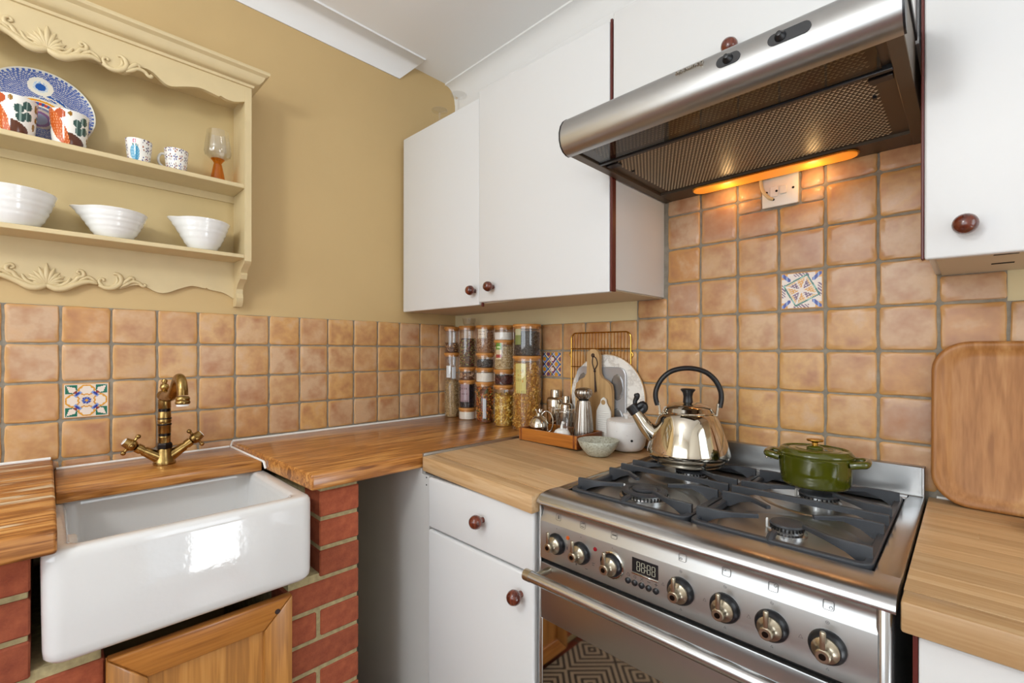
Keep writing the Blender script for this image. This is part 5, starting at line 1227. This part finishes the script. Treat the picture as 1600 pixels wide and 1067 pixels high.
mbd = thing('marble_board', 'round white marble board with tan edge leaning behind the bakeware', 'board', (.856, -.014, .911))
obj('slab', MB().lathe([(0, 0), (.146, 0), (.1475, .0015), (.1475, .0065), (.146, .008), (0, .008)], (.856, -.0085, 1.062), 72, AX('-y')), 'marble', mbd)
obj('edge_band', MB().lathe([(.1478, .0015), (.1495, .002), (.1495, .006), (.1478, .0065)], (.856, -.0085, 1.062), 72, AX('-y')), 'oak', mbd, label='tan wooden edge')
bp = thing('madeleine_tin', 'pale grey madeleine tin with shell hollows leaning behind the oak board', 'baking tin', (.835, -.024, .911))
rings = []
for ins, y in ((.004, -.0185), (0, -.0195), (0, -.0235), (.003, -.0250), (.006, -.0240)): rings.append([(x, y, z) for x, z in rrect(.737 + ins, .940 - ins, .913 + ins, 1.168 - ins, .03 - ins, 6)])
obj('plate', loft(rings, close_top=True), 'bakepan', bp)
for i in range(3):
    for j in range(2):
        x, z = .768 + i * .0695, .985 + j * .115
        m_ = Matrix.Translation((x, -.0243, z)) @ AX('-y')
        hw_ = MB().lathe([(0, .0004), (.2, .0006), (.45, .0010), (.7, .0014), (.9, .0018), (1, .0006)], (0, 0, 0), 40, sx=.024, sy=.044, rib=lambda a, i, r, zz: r * (1 + .02 * math.cos(a * 12)))
        hw_.v = [tuple(m_ @ Vector(p)) for p in hw_.v]; obj('shell_hollow', hw_, 'bakedark', bp, smooth=30)
ob = thing('chopping_board', 'oak paddle chopping board with leather cord leaning behind the pepper mill', 'chopping board', (.826, -.040, .911))
body = [(.752, .9125), (.899, .9125)]; bd_ = []
right = [(.901, .93), (.902, 1.085), (.897, 1.108), (.880, 1.122), (.862, 1.130), (.853, 1.145), (.8515, 1.17), (.8515, 1.205), (.846, 1.220), (.834, 1.2285)]
left = [(.826 - (x - .826), z) for x, z in reversed(right)]
outl = [(.757, .9125), (.895, .9125)] + right + left
bb = MB(); bb.prism(outl, lambda u, v, d: Vector((u, d, v)), -.0490, -.0335); obj('board', bb, 'oak', ob, smooth=30)
hole = MB().lathe([(.0075, 0), (.0075, .0006), (0, .0007)], (.826, -.0490, 1.207), 20, AX('-y')); obj('hanging_hole', hole, 'walnut', ob, label='dark hanging hole')
cd = MB(); cd.tube(smoothpath([(.826, -.050, 1.205), (.840, -.0525, 1.198), (.846, -.0525, 1.178), (.836, -.0525, 1.158), (.8355, -.0525, 1.15)], 5), .0016, 6); cd.tube(smoothpath([(.826, -.050, 1.205), (.826, -.0525, 1.18), (.835, -.0525, 1.152), (.836, -.0525, 1.12), (.837, -.0525, 1.080)], 5), .0016, 6); cd.tube([(.835, -.0528, 1.154), (.838, -.0526, 1.12), (.842, -.0526, 1.083)], .0016, 6); cd.sphere((.8355, -.0530, 1.153), .004, 10, 8)
obj('leather_cord', cd, 'leather', ob)
gt = thing('ceramic_grater', 'small white ceramic grater with ring handle behind the pepper mill', 'grater', (.896, -.063, .911))
go = [(.867, .9125), (.927, .9125), (.926, .985), (.924, 1.020), (.916, 1.036), (.909, 1.046), (.906, 1.060), (.897, 1.067), (.888, 1.060), (.885, 1.046), (.878, 1.036), (.870, 1.020), (.868, .985)]
go = [(x - .020, z) for x, z in go]
gb_ = MB(); gb_.prism(go, lambda u, v, d: Vector((u, d, v)), -.0625, -.0565); obj('plate', gb_, 'ivory', gt, smooth=35)
obj('ring_hole', MB().lathe([(.0085, 0), (.0085, .0005), (0, .0006)], (.877, -.0625, 1.050), 20, AX('-y')), 'oak', gt)
rd = MB()
for k in range(14): rd.tube([(.856, -.0625, .928 + k * .0072), (.898, -.0625, .928 + k * .0072)], .0016, 6)
obj('ridges', rd, 'ivory', gt)
cn = thing('lidded_canister', 'speckled white ceramic canister with flat lid beside the kettle', 'canister', (.972, -.0735, .9085))
obj('body', MB().lathe([(0, 0), (.042, 0), (.050, .004), (.0565, .014), (.0605, .034), (.0625, .060), (.0630, .0885), (.0615, .090), (.0590, .088), (.056, .03), (0, .01)], seg=56), 'speck', cn, world=False, smooth=60)
cl = obj('lid', MB().lathe([(.058, .088), (.0625, .0905), (.0625, .0935), (.058, .0955), (.012, .0985), (0, .0985)], seg=56), 'speck', cn, world=False, smooth=60)
obj('lid_knob', MB().lathe([(.006, .098), (.0055, .103), (.0105, .108), (.0115, .112), (.008, .115), (0, .1155)], seg=24), 'speck', cl, world=False, smooth=60)
hd_ = Vector((math.cos(CAMDIR - .05), math.sin(CAMDIR - .05), 0)); m_ = Matrix.Translation(hd_ * .0605 + Vector((0, 0, .038))) @ hd_.to_track_quat('Z', 'Y').to_matrix().to_4x4()
q = MB().lathe([(.0038, -.002), (.0038, .0012), (0, .0013)], (0, 0, 0), 14); q.v = [tuple(m_ @ Vector(p)) for p in q.v]; obj('vent_hole', q, 'dark', cn, world=False)
sb = obj('pinch_bowl', MB().lathe([(0, 0), (.030, 0), (.034, .003), (.045, .014), (.055, .028), (.0615, .045), (.0605, .0465), (.0575, .045), (.050, .028), (.040, .015), (.02, .009), (0, .008)], (.953, -.2035, .9075), 56, rib=lambda a, i, r, z: r * (1 + .02 * math.sin(a * 2 + 1) * z / .045)), 'stonew', loc=(.953, -.2035, .9075), smooth=60)
tag(sb, 'small grey green speckled stoneware bowl on the beech worktop', 'bowl')

# ------------------------------------------------------------------ right-hand worktop
wt = thing('wooden_tray', 'large rounded wooden tray leaning on the tiles right of the cooker', 'tray', (1.94, -.03, .9005), 0)
def ly(z): return -.046 + (z - .9) * .098
rings = []
X0, X1, Z0, Z1 = 1.692, 2.20, .9012, 1.244
for ins, dy in ((.012, .006), (.002, .004), (0, .0), (.001, -.006), (.005, -.0085), (.010, -.008), (.018, -.004), (.026, .000), (.034, .0015)):
    rings.append([(x, ly(z) + dy, z) for x, z in rrect(X0 + ins, X1 - ins, Z0 + ins, Z1 - ins, .062 - ins * .6, 8)])
obj('tray_body', loft(rings, close_top=True), 'bigtray', wt, smooth=60)
o = obj('wooden_block', MB().box(1.826, 2.0, -.165, -.075, .9008, .927, .008, 3), 'walnut', loc=(1.9, -.12, .9008)); tag(o, 'dark brown wooden block lying on the beech before the leaning tray', 'block')
